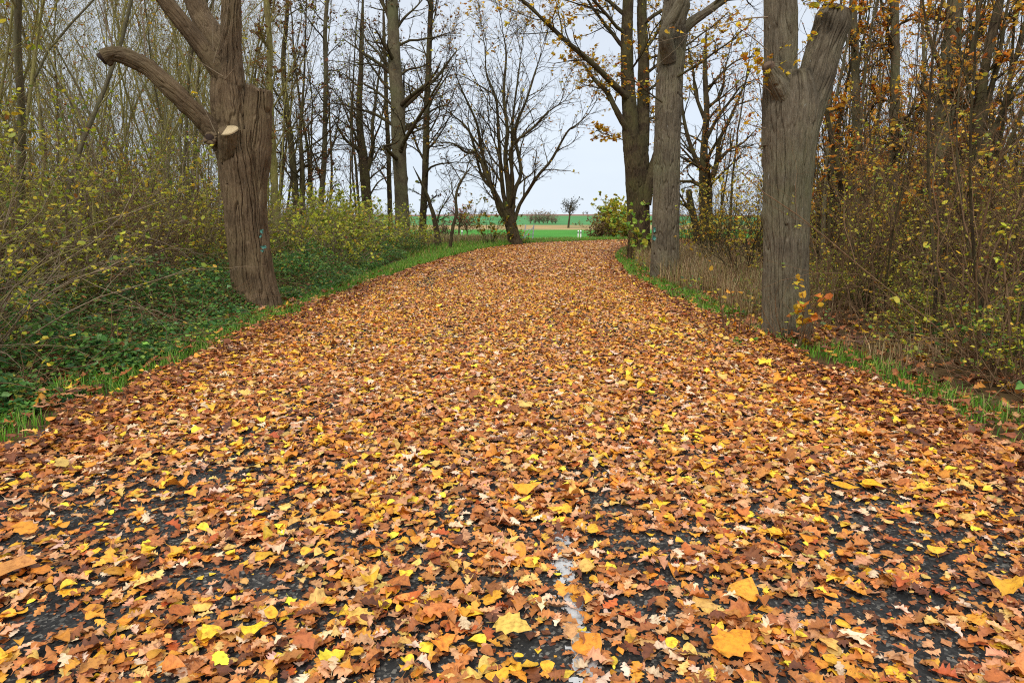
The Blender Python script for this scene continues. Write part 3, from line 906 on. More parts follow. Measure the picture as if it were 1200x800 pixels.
# --- pollarded tree at the left verge
def pollard():
    Y = 11.5; m = mpp(Y, 250)
    b = on_ground(303, 362)
    b = np.array([b[0], Y, gz(b[0], Y)])
    root = tag(empty('pollarded_tree', b), 'thick pollarded tree with sawn top, pale cut disc and hooked limb at the left verge', 'tree')
    hero_obj('trunk', M['bark_brown'], root, b,
             pp(Y, (305, 385), (303, 362), (297, 330), (291, 280), (287, 230), (283, 185), (280, 155)),
             np.array([29, 27.5, 25.2, 24.4, 24.8, 26.5, 26.5]) * m, 420, 420, ridge=0.027, freq=15, lobes=0.06, flare=0.14, seed=2.0, vert=0.09,
             knobs=[(1.0, 2.2, .12, .03), (2.2, 5.0, .15, .035), (2.6, 4.3, .1, .03)])
    tr2 = pp(Y, (297, 230), (299, 190), (301, 150), (303, 104))
    hero_obj('sawn_stub', M['bark_brown'], root, b, tr2, np.array([13, 16.5, 15.8, 14.8]) * m, 260, 200, ridge=0.024, freq=15, vert=.09, lobes=0.06, seed=5.0, ragged=.05)
    hero_obj('main_stem', M['bark_brown'], root, b, pp(Y, (283, 215), (276, 170), (270, 130), (268, 95), (270, 60), (271, 20), (271, -30), (268, -90)),
             np.array([23, 22, 19.5, 17.5, 12, 10.2, 9.4, 8.5]) * m, 240, 320, ridge=0.022, freq=16, vert=.11, lobes=0.08, seed=9.0, knobs=[(1.3, 4.2, .12, .05), (1.0, 5.2, .12, .04)])
    L1 = pp(Y, (272, 112), (258, 85, -.1), (236, 55, -.2), (213, 26, -.3), (190, -4, -.4), (165, -45, -.5))
    hero_obj('limb', M['bark_brown'], root, b, L1, np.array([12, 11, 9.2, 8.6, 8, 6.6]) * m, 120, 200, ridge=0.011, freq=17, seed=12.0, lobes=.06)
    L2 = pp(Y, (270, 75, .2), (252, 45, .4), (236, 20, .5), (222, -15, .6), (205, -60, .7))
    hero_obj('limb', M['bark_brown'], root, b, L2, np.array([12, 13, 12, 11, 9]) * m, 120, 180, ridge=0.013, freq=17, seed=15.0, lobes=.06)
    L3 = pp(Y, (268, 178), (250, 155, -.15), (225, 128, -.35), (200, 104, -.5), (175, 82, -.6), (150, 68, -.7), (132, 64, -.75), (122, 68, -.78))
    hero_obj('limb', M['bark_brown'], root, b, L3, np.array([14, 12, 10, 10.4, 8.6, 8.8, 7.4, 8.2]) * m, 120, 260, ridge=0.011, freq=17, seed=18.0, lobes=.1, knobs=[(.9, 1.5, .07, .025), (1.6, 4.5, .06, .03), (2.2, 1.2, .06, .025)])
    e = L3[-1] - b
    V, Q, T, B = hero_tube([e + [0.02, 0, 0], e + [-.03, -.01, -.01], e + [-.05, -.015, -.025]], [.1, .085, .07], 24, 10, ridge=.008, freq=25, seed=3)
    mesh_obj('dark_hollow_end', V, quads=Q, tris=T, mat=M['hollow'], parent=root, bark=B)  # solid limb end, its hollow only drawn by the dark colour
    # small cut knob on the hooked limb
    c3 = at(131, 62, Y - .75) - b
    V, Q, T, B = hero_tube([c3 + [0, 0, -.04], c3 + [0, 0, .01]], [.05, .045], 20, 6, ridge=0, lobes=.05, seed=3)
    mesh_obj('cut_face', V, quads=Q, tris=T, mat=M['cut'], parent=root, bark=B)
    # short stub with the pale disc
    s0 = at(267, 187, Y - .2); s1 = at(267, 153, Y - .44)
    hero_obj('cut_stub', M['bark_brown'], root, b, [s0, (s0 + s1) / 2, s1], np.array([10, 11, 10.5]) * m, 60, 40, ridge=.01, freq=22, seed=21.0, cap=True)
    dv = norm(np.array([-.06, -.50, .86]))
    V, Q, T, B = hero_tube([s1 - dv * .012 - b, s1 + dv * .006 - b, s1 + dv * .014 - b], np.array([11, 11, 10.6]) * m, 40, 4, ridge=0.0, lobes=.06, seed=4)
    mesh_obj('cut_face', V, quads=Q, tris=T, mat=M['cut'], parent=root, bark=B)
    # healed branch hole: a solid plug, the hole's shade put into its colour
    h = at(246, 163, Y - .38) - b
    tt = np.linspace(0, 2 * math.pi, 25)
    ringp = np.stack([h[0] + .085 * np.cos(tt), h[1] - .05 + 0.03 * np.sin(tt), h[2] + .075 * np.sin(tt)], -1)
    ringp += np.random.default_rng(2).normal(0, .008, ringp.shape) * [1, 1, 1]; ringp[-1] = ringp[0]
    t = Tubes(); t.add(ringp + [0.02, .05, 0], np.full(25, .034), 10); t.build('branch_collar', M['bark_brown'], root)
    V, Q, T, B = hero_tube([h + [0, .1, 0], h + [0, -.03, 0]], [.08, .075], 20, 6, ridge=0, seed=4)
    mesh_obj('branch_hole', V, quads=Q, tris=T, mat=M['hollow'], parent=root, bark=B)
    V, Q, T, B = hero_tube([at(303, 109, Y) - b, at(303, 106.5, Y) - b], np.array([14, 13.4]) * m, 60, 3, ridge=.02, freq=16, lobes=.06, seed=5)
    mesh_obj('cut_face', V, quads=Q, tris=T, mat=M['oldcut'], parent=root, bark=B)
    # water shoots
    r = np.random.default_rng(8); t = Tubes(); tips = []
    for (p, d, l, k) in [(at(133, 60, Y - .75), (-.02, .05, 1), 1.7, .012), (at(133, 60, Y - .75), (-.3, .05, .9), 1.0, .008), (at(172, 80, Y - .6), (.05, 0, 1), 1.3, .01), (at(176, 78, Y - .6), (-.1, .1, 1), 1.5, .01),
                         (at(250, 60, Y - .3), (.1, -.1, 1), 1.1, .009), (at(250, 75, Y - .3), (.45, -.1, 1), 1.2, .009), (at(238, 40, Y - .3), (.2, -.2, 1), .9, .007), (at(262, 90, Y - .3), (-.8, -.1, .5), 1.0, .008),
                         (at(250, 68, Y - .25), (.6, -.1, .5), .7, .007), (at(254, 158, Y - .4), (-.35, -.1, 1), .9, .008), (at(262, 95, Y - .25), (.9, -.3, .5), .8, .007), (at(200, 30, Y - .3), (-.2, -.2, 1), .9, .008)]:
        q = walk(r, p - b, d, l, 7, .06, .03); t.add(q, np.linspace(k, .003, 8), 5)
        sprout(r, t, tips, q, k, .003, [dict(n=5, t0=.2, ang=.5, len=.35, rr=.5, rmin=.003, seg=4, wander=.1, up=.05, leaf=.25)], 0, l)
    t.build('water_shoots', M['twig_grey'], root)
    foliage('foliage', tips, .08, PAL_YEL, root, r=r, tmpl=T_ROUND)
    # crown above the frame
    t = Tubes(); tips = []
    for L, r0 in ((L1, .09), (L2, .12)):
        q = walk(r, L[-1] - b, L[-1] - L[-2], 2.5, 7, .1, .03); t.add(q, np.linspace(r0, .02, 8), 7)
        sprout(r, t, tips, q, r0, .02, TW, 0, 2.6)
    q = walk(r, at(268, -88, Y) - b, (-.02, .0, 1), 3.5, 7, .06, .03); t.add(q, np.linspace(.125, .02, 8), 8); sprout(r, t, tips, q, .12, .02, TW, 0, 3.5)
    t.build('crown', M['twig_grey'], root)
    # aqua forester's paint
    marks(root, b, [(306, 271, 3.4, 4.5), (309, 290, 6, 3.6), (307, 294, 3, 3), (305, 277, 2, 2.6)], Y, 0.32)
    return root

def marks(root, b, spots, Y, rad):
    for i, (px, py, w, h) in enumerate(spots):
        r = np.random.default_rng(int(px * 7 + py))
        c = at(px, py, Y - rad) - b
        mm = mpp(Y, py)
        n = 14
        th = np.arange(n) / n * 6.283
        rr = 1 + .4 * r.normal(0, 1, n) * .6
        ring = np.stack([c[0] + np.cos(th) * w * .5 * mm * rr, np.full(n, c[1]) + 0.0, c[2] + np.sin(th) * h * .5 * mm * rr], -1)
        V = np.vstack([ring, ring + [0, .05, 0], c[None] - [0, .004, 0]])
        k = np.arange(n)
        T = np.stack([k, np.roll(k, -1), np.full(n, 2 * n)], -1)
        Q = np.stack([k, np.roll(k, -1), n + np.roll(k, -1), n + k], -1)
        mesh_obj('paint_mark', V, quads=Q, tris=T, mat=M['aqua'], parent=root)
pollard()

# --- forked lime at the right verge
def lime_near():
    Y = 8.84; m = mpp(Y, 250)
    b = np.array([on_ground(922, 395)[0], Y, 0.0])
    root = tag(empty('lime_tree', b), 'massive grey furrowed trunk forking in two, yellow leaf tufts at its stubs, right verge', 'tree')
    hero_obj('trunk', M['bark_grey'], root, b,
             pp(Y, (924, 425), (923, 398), (921, 370), (920, 320), (921, 260), (923, 200), (925, 150), (927, 118), (927, 85)),
             np.array([30, 29, 27, 25.8, 25.8, 27.5, 30, 30, 22]) * m, 440, 480, ridge=0.02, freq=19, lobes=0.03, flare=0.16, seed=31.0, vert=.075,
             knobs=[(2.6, 5.9, .09, .03), (1.95, 0.2, .09, .03)])
    # left stem
    hero_obj('stem', M['bark_grey'], root, b, pp(Y, (913, 170), (914, 120), (915, 80), (915, 40), (915, 0), (914, -50), (912, -110)), np.array([19, 18.5, 18, 17.6, 17.4, 16, 14]) * m, 300, 300, ridge=.018, freq=20, vert=.075, seed=35.0, lobes=.03)
    # right stem, sawn off
    hero_obj('stem', M['bark_grey'], root, b, pp(Y, (932, 180), (943, 130), (956, 90), (966, 55), (976, 28), (980, 14)), np.array([21, 21, 20, 19, 18.4, 16.5]) * m, 300, 240, ridge=.019, freq=20, vert=.075, seed=39.0, lobes=.03,
             knobs=[(1.6, 0.6, .12, .05), (1.55, 1.9, .12, .04)])
    c = at(981, 12, Y) - b
    V, Q, T, B = hero_tube([c, c + norm([.3, -.2, .9]) * .04], np.array([17, 15]) * m, 40, 4, ridge=.01, freq=25, lobes=.1, seed=3)
    mesh_obj('cut_face', V, quads=Q, tris=T, mat=M['oldcut'], parent=root, bark=B)
    # burl stub on the left with hollow
    s = pp(Y, (918, 112, -.14), (908, 92, -.22), (902, 80, -.26))
    hero_obj('burl', M['bark_grey'], root, b, s, np.array([13, 11, 8.5]) * m, 120, 60, ridge=.012, freq=20, seed=44.0, lobes=.1)
    c = at(901, 79, Y - .27) - b
    V, Q, T, B = hero_tube([c, c + [-.02, -.02, .035]], np.array([7.6, 6.5]) * m, 24, 4, ridge=.006, lobes=.1, seed=3)
    mesh_obj('cut_face', V, quads=Q, tris=T, mat=M['oldcut'], parent=root, bark=B)
    r = np.random.default_rng(4); t = Tubes(); tips = []
    for (px, py, dy, n, sx) in [(897, 80, -.3, 8, -.5), (905, 74, -.3, 4, -.2), (972, 6, -.2, 8, 0), (992, 12, -.1, 7, .5), (965, 12, -.2, 3, -.5)]:
        for i in range(n):
            q = walk(r, at(px, py, Y + dy) - b, (sx + r.normal(0, .8), -.5 + r.normal(0, .6), .15 + r.normal(0, .5)), .16 + .2 * r.random(), 4, .2, -.03)
            t.add(q, np.linspace(.004, .0015, 5), 3)
            for _ in range(5): tips.append(along(q, .3 + .69 * r.random())[0])
    # sparse shoots along the left stem and over the road side
    for (px, py, l, d) in [(900, 60, 1.0, (-1, -.3, .2)), (897, 150, .5, (-1, -.4, .1)), (900, 20, 1.3, (-1, -.2, .15)), (905, 110, .8, (-1, -.3, .5)), (930, 70, .4, (.5, -.8, .4)), (913, 60, .25, (0, -1, .3))]:
        q = walk(r, at(px, py, Y - .2) - b, d, l, 6, .12, .0); t.add(q, np.linspace(.008, .002, 7), 4)
        sprout(r, t, tips, q, .008, .002, [dict(n=6, t0=.2, ang=.7, len=.4, rr=.5, rmin=.0025, seg=3, wander=.15, up=0, leaf=1.5)], 0, l)
    t.build('twigs', M['twig_grey'], root)
    foliage('foliage', tips, .058, PAL_YEL + [(4, (236, 196, 50)), (1, (216, 130, 44)), (1, (180, 180, 60))], root, r=r, tmpl=T_ROUND)
    t = Tubes(); tips = []
    for p, d, l, r0 in [(at(912, -108, Y), (-.05, 0, 1), 5, .15), (at(913, -60, Y), (-.7, .4, .7), 3.5, .06), (at(913, -40, Y), (.5, .5, .8), 3.0, .06)]:
        q = walk(r, p - b, d, l, 8, .08, .03); t.add(q, np.linspace(r0, .02, 9), 8); sprout(r, t, tips, q, r0, .02, spec_leaf(TW, .5), 0, l)
    t.build('crown', M['twig_grey'], root)
    foliage('foliage', tips, .07, PAL_YEL, root, r=r, tmpl=T_ROUND)
    return root
lime_near()

# --- straight trunk, second on the right
def lime_second():
    Y = 16.7; m = mpp(Y, 250)
    b = np.array([on_ground(779, 328)[0], Y, 0.0])
    root = tag(empty('lime_tree', b), 'tall straight grey brown trunk with burls and a small aqua paint mark, right verge', 'tree')
    hero_obj('trunk', M['bark_grey'], root, b, pp(Y, (779, 345), (779, 329), (779, 310), (780, 260), (781, 200), (783, 140), (785, 90), (788, 55), (790, 20), (790, -20), (789, -70)),
             np.array([19, 18.4, 16.8, 15.8, 15.2, 15, 15, 15.2, 13, 11, 9]) * m, 340, 480, ridge=.024, freq=15, lobes=.05, flare=.06, seed=51.0, vert=.13,
             knobs=[(2.75, 5.3, .14, .10), (3.7, 5.4, .14, .12), (3.75, 4.6, .1, .06), (5.9, 4.2, .16, .10), (3.1, 4.2, .1, .06), (6.6, 3.2, .2, .1), (1.2, 5.5, .12, .05)])
    hero_obj('limb', M['bark_grey'], root, b, pp(Y, (790, 60), (797, 40), (808, 28), (825, 16), (845, 2), (868, -18), (895, -50)), np.array([8, 7, 6, 5.2, 4.8, 4.4, 3.6]) * m, 36, 80, ridge=.012, freq=18, seed=55)
    hero_obj('limb', M['bark_grey'], root, b, pp(Y, (784, 70, -.2), (780, 45, -.5), (783, 30, -.6), (793, 12, -.7), (802, -15, -.8), (812, -60, -.9)), np.array([9, 8, 6.5, 5.8, 5.2, 4.4]) * m, 36, 80, ridge=.012, freq=18, seed=58)
    hero_obj('limb', M['bark_grey'], root, b, pp(Y, (792, 30, .2), (798, 10, .4), (806, -12, .5), (816, -50, .7)), np.array([8, 7, 6, 5]) * m, 36, 60, ridge=.012, freq=18, seed=59)
    r = np.random.default_rng(14); t = Tubes(); tips = []
    for p, d, l, r0 in [(at(789, -65, Y), (0, 0, 1), 4, .18), (at(893, -48, Y), (.8, .1, .8), 3, .07), (at(812, -58, Y - .9), (.2, -.2, 1), 3.5, .08), (at(816, -48, Y + .7), (.3, .3, 1), 3.5, .09),
                        (at(794, 90, Y - .3), (.8, -.4, .5), 1.6, .03), (at(776, 120, Y - .3), (-.9, -.3, .6), 1.2, .02), (at(830, 14, Y), (.6, -.4, .8), 2.2, .035), (at(850, 0, Y), (.9, .2, .1), 2.2, .035)]:
        q = walk(r, p - b, d, l, 8, .1, .03); t.add(q, np.linspace(r0, .015, 9), 7); sprout(r, t, tips, q, r0, .015, spec_leaf(TW, .35), 0, l)
    t.build('crown', M['bark_dark'], root)
    foliage('foliage', tips, .08, PAL_YEL + [(3, (170, 100, 50))], root, r=r)
    marks(root, b, [(767, 269, 3, 6), (767, 279, 4.5, 5)], Y, .20)
    # dry twigs and sprouts at the foot
    t = Tubes(); tips = []
    for i in range(16):
        q = walk(r, np.array([.15 + .5 * r.random(), -.3 + .5 * r.random(), 0]), (r.normal(.3, .5), r.normal(-.1, .5), 1), .7 + .6 * r.random(), 5, .15, -.02); t.add(q, np.linspace(.008, .003, 6), 4)
        sprout(r, t, tips, q, .008, .003, [dict(n=4, t0=.2, ang=.7, len=.5, rr=.5, rmin=.003, seg=3, wander=.15, up=0)], 0, .8)
    t.build('basal_shoots', M['twig_grey'], root)
lime_second()

# --- twin-stemmed trunk, third on the right, leafy shoots at its foot
def lime_third():
    Y = 23.8; m = mpp(Y, 250)
    b = np.array([on_ground(749, 305)[0], Y, 0.0])
    root = tag(empty('lime_tree', b), 'twin-stemmed dark trunk with a long limb arching left over the road end', 'tree')
    hero_obj('trunk', M['bark_dark'], root, b, pp(Y, (749, 320), (749, 306), (749, 285), (748, 250), (747, 215), (746, 185), (744, 160)), np.array([16, 15, 13, 12.6, 13.4, 14, 13]) * m, 200, 260, ridge=.024, freq=11, lobes=.07, flare=.1, seed=61.0,
             knobs=[(3.0, 3.6, .2, .12), (2.2, 4.6, .2, .08)])
    hero_obj('stem', M['bark_dark'], root, b, pp(Y, (743, 195), (739, 160), (737, 120), (735, 80), (735, 40), (736, 0), (737, -50)), np.array([10, 9.5, 8, 7.2, 6.5, 6, 5]) * m, 60, 150, ridge=.018, freq=15, seed=64, lobes=.08, knobs=[(1.6, 4.0, .14, .1), (2.8, 5.0, .14, .08)])
    hero_obj('stem', M['bark_dark'], root, b, pp(Y, (750, 195, .3), (753, 160, .4), (754, 120, .5), (754, 70, .5), (752, 20, .6), (752, -50, .6)), np.array([9.5, 8.5, 7.5, 6.5, 5.8, 5]) * m, 60, 150, ridge=.018, freq=15, seed=67, lobes=.08)
    hero_obj('stem', M['bark_dark'], root, b, pp(Y, (756, 240, -.2), (760, 215, -.2), (766, 195, -.1), (774, 170, .1), (778, 140, .2)), np.array([7, 6.5, 6, 5, 4]) * m, 40, 80, ridge=.014, freq=15, seed=69, lobes=.08)
    L1 = pp(Y, (736, 115, -.1), (722, 102, -.4), (704, 84, -.8), (684, 66, -1.2), (665, 50, -1.5), (650, 36, -1.7), (635, 22, -1.9), (618, 6, -2.1), (600, -10, -2.3))
    R1 = np.array([4.2, 3.8, 3.2, 2.9, 2.6, 2.2, 1.8, 1.4, 1]) * m
    hero_obj('limb', M['bark_dark'], root, b, L1, R1, 24, 100, ridge=.01, freq=18, seed=70)
    L2 = pp(Y, (736, 152, -.1), (728, 140, -.2), (720, 125, -.3), (711, 108, -.3), (700, 97, -.2), (690, 85, 0), (684, 76, .1))
    hero_obj('limb', M['bark_dark'], root, b, L2, np.array([4, 3.6, 3, 2.8, 2.4, 1.6, 1]) * m, 20, 70, ridge=.008, freq=18, seed=73)
    r = np.random.default_rng(21); t = Tubes(); tips = []
    sp = spec_leaf([dict(n=13, t0=.3, ang=.7, len=.34, fall=.2, rr=.5, rmin=.016, seg=7, wander=.13, up=.03, k=4),
                    dict(n=6, t0=.15, ang=.7, len=.5, fall=.4, rr=.5, rmin=.009, seg=5, wander=.15, up=.02, k=3),
                    dict(n=4, t0=.2, ang=.65, len=.5, fall=.4, rr=.6, rmin=.007, seg=4, wander=.16, up=.0, k=3)], 1.6, False)
    for L, r0, ln in ((L1, .07, 5.2), (L2, .06, 2.4)):
        sprout(r, t, tips, catmull(L, 14) - b, r0, .02, sp, 0, ln)
    for p, d, l, r0 in [(at(737, -45, Y), (-.1, 0, 1), 5, .14), (at(752, -45, Y + .6), (.1, .1, 1), 5, .14), (at(735, 60, Y), (-.9, -.3, .7), 3.2, .07), (at(735, 20, Y), (-.8, .3, .9), 3.6, .07), (at(754, 60, Y + .5), (.7, .5, .9), 3.5, .06),
                        (at(735, 90, Y), (.6, -.8, .8), 2.4, .04), (at(754, 110, Y + .5), (.9, .4, .5), 2.5, .05), (at(748, 150, Y + .3), (.9, -.1, .4), 1.8, .04), (at(733, 165, Y), (-1, -.2, .25), 1.2, .02), (at(735, 40, Y), (-1, -.6, .5), 4.2, .06), (at(736, 0, Y), (-1, .2, .6), 4.6, .07), (at(753, 90, Y + .5), (1, .2, .6), 3.6, .06), (at(752, 30, Y + .5), (1, -.3, .7), 4.2, .07), (at(754, 70, Y + .5), (.7, .9, .4), 3.4, .05)]:
        q = walk(r, p - b, d, l, 9, .1, .03); t.add(q, np.linspace(r0, .015, 10), 6); sprout(r, t, tips, q, r0, .015, spec_leaf(TW, .8), 0, l)
    t.build('crown', M['bark_dark'], root)
    foliage('foliage', tips, .10, PAL_YEL + [(3, (180, 140, 60))], root, r=r)
lime_third()

# --- broad bare tree at the bend
def bend_tree():
    Y = 35.4; m = mpp(Y, 230)
    b = np.array([on_ground(604, 287)[0], Y, 0.0])
    root = tag(empty('bare_tree', b), 'bare dark tree with many fanned limbs standing at the bend of the road', 'tree')
    hero_obj('trunk', M['bark_dark'], root, b, pp(Y, (605, 293), (604, 286), (601, 272), (597, 258), (593, 246)), np.array([9.4, 8.6, 7.2, 7.4, 7.4]) * m, 90, 90, ridge=.03, freq=9, lobes=.08, flare=.12, seed=81)
    limbs = [([(597, 262), (586, 248, -.1), (579, 232, -.2), (570, 210, -.3), (560, 188, -.6), (545, 176, -1.0), (527, 170, -1.4), (508, 168, -1.8)], 5.5),
             ([(592, 255), (582, 235, -.2), (575, 205, -.4), (565, 170, -.5), (556, 140, -.6), (543, 108, -.8), (533, 84, -1)], 5),
             ([(596, 255), (590, 228), (588, 195, .1), (586, 160, .2), (580, 120, .3), (573, 85, .4), (570, 50, .5)], 5),
             ([(597, 252), (596, 222), (595, 190, -.2), (593, 150, -.3), (594, 105, -.3), (592, 70, -.4), (589, 36, -.5)], 6),
             ([(600, 255), (603, 225), (606, 190, .4), (610, 150, .8), (618, 115, 1.0), (626, 85, 1.2), (636, 60, 1.4)], 5),
             ([(603, 258), (609, 240), (618, 222, -.3), (633, 203, -.6), (650, 185, -.9), (664, 163, -1.2), (672, 147, -1.4), (690, 133, -1.7)], 4.2),
             ([(595, 250), (601, 215, -.6), (606, 180, -1.0), (622, 150, -1.5), (640, 130, -2), (662, 118, -2.5)], 4),
             ([(594, 252), (580, 225, .6), (566, 200, 1.0), (552, 160, 1.4), (536, 140, 1.8), (520, 128, 2.2)], 4),
             ([(598, 235), (600, 190, .5), (599, 140, 1.0), (603, 95, 1.2), (612, 52, 1.5)], 4)]
    r = np.random.default_rng(33); t = Tubes(); tips = []
    sp = [dict(n=14, t0=.2, t1=1.0, ang=.62, len=.36, fall=.5, rr=.45, rmin=.016, seg=7, wander=.14, up=.04, k=4),
          dict(n=6, t0=.12, ang=.65, len=.52, fall=.4, rr=.5, rmin=.012, seg=5, wander=.16, up=.02, k=3, leaf=.12),
          dict(n=4, t0=.15, ang=.65, len=.5, fall=.4, rr=.6, rmin=.009, seg=4, wander=.18, up=.0, k=3, leaf=.25)]
    for i, (px, w) in enumerate(limbs):
        P = pp(Y, *px)
        P[2:-1] += r.normal(0, .16, P[2:-1].shape)
        w *= .6; rad = (w - .35) * np.linspace(1, 0, len(P)) ** .8 * m + .35 * m
        hero_obj('limb', M['bark_dark'], root, b, P, rad, 16, 60, ridge=.01, freq=12, seed=83 + i, lobes=.06, cap=False)
        ln = np.linalg.norm(np.diff(P, axis=0), axis=1).sum()
        Pc = catmull(P, 16) - b
        Pc[3:-1] += r.normal(0, .02, Pc[3:-1].shape)
        sprout(r, t, tips, Pc, w * m, .4 * m, sp, 0, ln)
        for kk in range(2):
            q = walk(r, Pc[-1 - kk], Pc[-1] - Pc[-3] + [0, 0, .35], 2.2 + 1.2 * r.random(), 8, .13, .05)
            t.add(q, np.linspace(.45 * m, .08 * m, 9), 5)
            sprout(r, t, tips, q, .45 * m, .1 * m, sp, 0, 2.6)
    t.build('crown', M['bark_dark'], root)
    foliage('foliage', tips, .11, [(3, (190, 150, 50)), (2, (160, 110, 50)), (1, (200, 180, 70))], root, r=r)
bend_tree()

def hand_tree(name, label, Y, trunk, rads, bark, branches, seed, leaf=.25, pal=None, spec=None, leaf_size=.1, nseg=24, nring=120, ridge=.018, freq=13, group=None, extra=14, tw='bark_dark', blen=.3, knobs=()):
    py = 250; m = mpp(Y, py)
    P = pp(Y, *trunk)
    b = P[0] * [1, 1, 0]; b[2] = gz(b[0], b[1])
    root = tag(empty(name, b), label, 'tree', group)
    P = P.copy(); P[0, 2] = b[2] - .15
    if pal: rads = list(rads[:-1]) + [rads[-1] * .35]
    hero_obj('trunk', M[bark], root, b, P, np.array(rads) * m, nseg, nring, ridge=ridge, freq=freq, lobes=.06, flare=.12, seed=seed, cap=True, knobs=knobs)
    r = np.random.default_rng(int(seed)); t = Tubes(); tips = []
    spec = spec or [dict(n=7, t0=.15, ang=.7, len=.42, fall=.45, rr=.45, rmin=.014, seg=6, wander=.16, up=.03, k=4, leaf=leaf),
                    dict(n=5, t0=.12, ang=.7, len=.5, fall=.4, rr=.5, rmin=.009, seg=5, wander=.18, up=.02, k=3, leaf=leaf),
                    dict(n=3, t0=.15, ang=.65, len=.5, fall=.4, rr=.6, rmin=.0065, seg=4, wander=.18, up=.0, k=3, leaf=leaf)]
    for px, w in branches:
        Q = pp(Y, *px); c = catmull(Q, 14) - b
        t.add(c, np.linspace(w, max(.3, w * .15), 14) * m, 7)
        sprout(r, t, tips, c, w * m, .8 * m, spec, 0, np.linalg.norm(np.diff(Q, axis=0), axis=1).sum())
    C = catmull(P, 40) - b
    H = C[-1, 2]
    Rr = np.interp(np.linspace(0, 1, 40), np.linspace(0, 1, len(rads)), rads) * m
    for i in range(extra):
        f = .3 + .69 * (i + r.random()) / extra
        p, d = along(C, f)
        a = r.random() * 6.28
        rb = max(.018, Rr[int(f * 39)] * (.22 + .2 * r.random()))
        l = H * blen * (1.25 - f) * (.6 + .7 * r.random())
        q = walk(r, p, (math.cos(a), math.sin(a), .45 + .5 * r.random()), l, 8, .16, .03)
        t.add(q, np.linspace(rb, rb * .2, 9), 6)
        sprout(r, t, tips, q, rb, rb * .2, spec, 0, l)
    t.build('crown', M[tw], root)
    if pal and tips: foliage('foliage', tips, leaf_size, pal, root, r=r)
    return root

hand_tree('tall_tree', 'tall straight grey trunk with knobs rising out of the yellow green bushes', 32.0,
          [(473, 292), (472, 275), (471, 240), (469, 200), (467, 160), (466, 120), (463, 80), (461, 40), (460, 0), (458, -60), (456, -130)], [10, 9.2, 8.2, 8, 8.2, 8, 7.2, 6.5, 6, 5, 3], 'bark_slim',
          [([(465, 150), (450, 140), (435, 132), (418, 128), (400, 122, -.4), (382, 122, -.8)], 2.2), ([(466, 130), (452, 116), (438, 105), (425, 98), (410, 92)], 2), ([(462, 95), (478, 82), (495, 78), (512, 66)], 1.8),
           ([(464, 80), (452, 62), (440, 50), (428, 28)], 2), ([(466, 160), (480, 150), (492, 148), (505, 140)], 1.5), ([(461, 40), (473, 22), (488, 8), (505, -12)], 2)], 101, pal=PAL_BROWN + [(3, (190, 180, 60))], extra=20,
          knobs=[(2.6, 5.6, .15, .09), (3.3, 4.2, .15, .1), (4.2, 5.4, .15, .1), (5.2, 4.4, .15, .1), (4.8, 3.2, .15, .1), (6, 5, .15, .1)])
hand_tree('tall_tree', 'thin dark straight tree just right of the tall grey knobby trunk', 37.0,
          [(494, 285), (495, 270), (497, 230), (499, 180), (500, 130), (502, 80), (504, 30), (506, -20), (507, -90)], [4.8, 4.5, 4.1, 3.8, 3.6, 3.3, 3, 2.5, 1.8], 'bark_dark',
          [([(498, 190), (488, 170), (482, 150), (470, 140)], 1.6), ([(499, 175), (508, 168), (520, 150), (530, 130)], 1.6), ([(500, 130), (510, 110), (522, 92), (535, 70)], 1.6), ([(496, 250), (505, 235), (512, 228)], 1)], 113, pal=PAL_BROWN, extra=20, leaf=.3)
hand_tree('knotty_tree', 'dark knotty double-trunked tree behind the yellow green bushes on the left', 42.0,
          [(431, 262), (431, 250), (429, 225), (427, 200), (425, 180), (422, 155), (421, 120), (423, 80), (424, 40), (426, -20)], [6.5, 6.2, 5.8, 6, 5.5, 4, 3.4, 2.8, 2.4, 1.5], 'bark_dark',
          [([(428, 205), (433, 190), (437, 170), (436, 150), (440, 120), (445, 80), (452, 40)], 3.6), ([(424, 185), (418, 172), (410, 165), (402, 150)], 1.5), ([(430, 235), (442, 215), (452, 208), (460, 205)], 1.2), ([(428, 215), (438, 205), (450, 195), (458, 180)], 1.3)], 127, pal=PAL_BROWN + [(2, (170, 170, 60))], extra=18, leaf=.35)
hand_tree('slender_tree', 'pale slender leaning trunk just right of the pollard', 19.0,
          [(326, 320), (325, 290), (323, 250), (321, 200), (318, 150), (316, 100), (316, 50), (312, 0), (310, -60)], [4.6, 4.4, 4.2, 4, 3.8, 3.5, 3.2, 3, 2], 'bark_olive',
          [([(320, 180), (330, 160), (340, 135), (345, 100)], 1.2), ([(317, 130), (330, 110), (338, 90), (350, 60)], 1.2)], 131, pal=PAL_BROWN, extra=16, tw='bark_olive', blen=.2)
hand_tree('slender_tree', 'dark slim tree with crossing stem left of the pair of thin trunks', 27.0,
          [(352, 292), (350, 270), (347, 235), (344, 200), (340, 160), (335, 120), (332, 70), (336, 20), (338, -50)], [4.4, 4.2, 4, 3.8, 3.4, 3, 2.6, 2.2, 1.6], 'bark_dark',
          [([(350, 275), (354, 240), (355, 200), (352, 150), (356, 100), (358, 40), (360, -20)], 3), ([(346, 220), (335, 200), (325, 196)], 1.4), ([(345, 205), (360, 190), (372, 200)], 1.3)], 139, pal=PAL_BROWN, extra=16, leaf=.4)
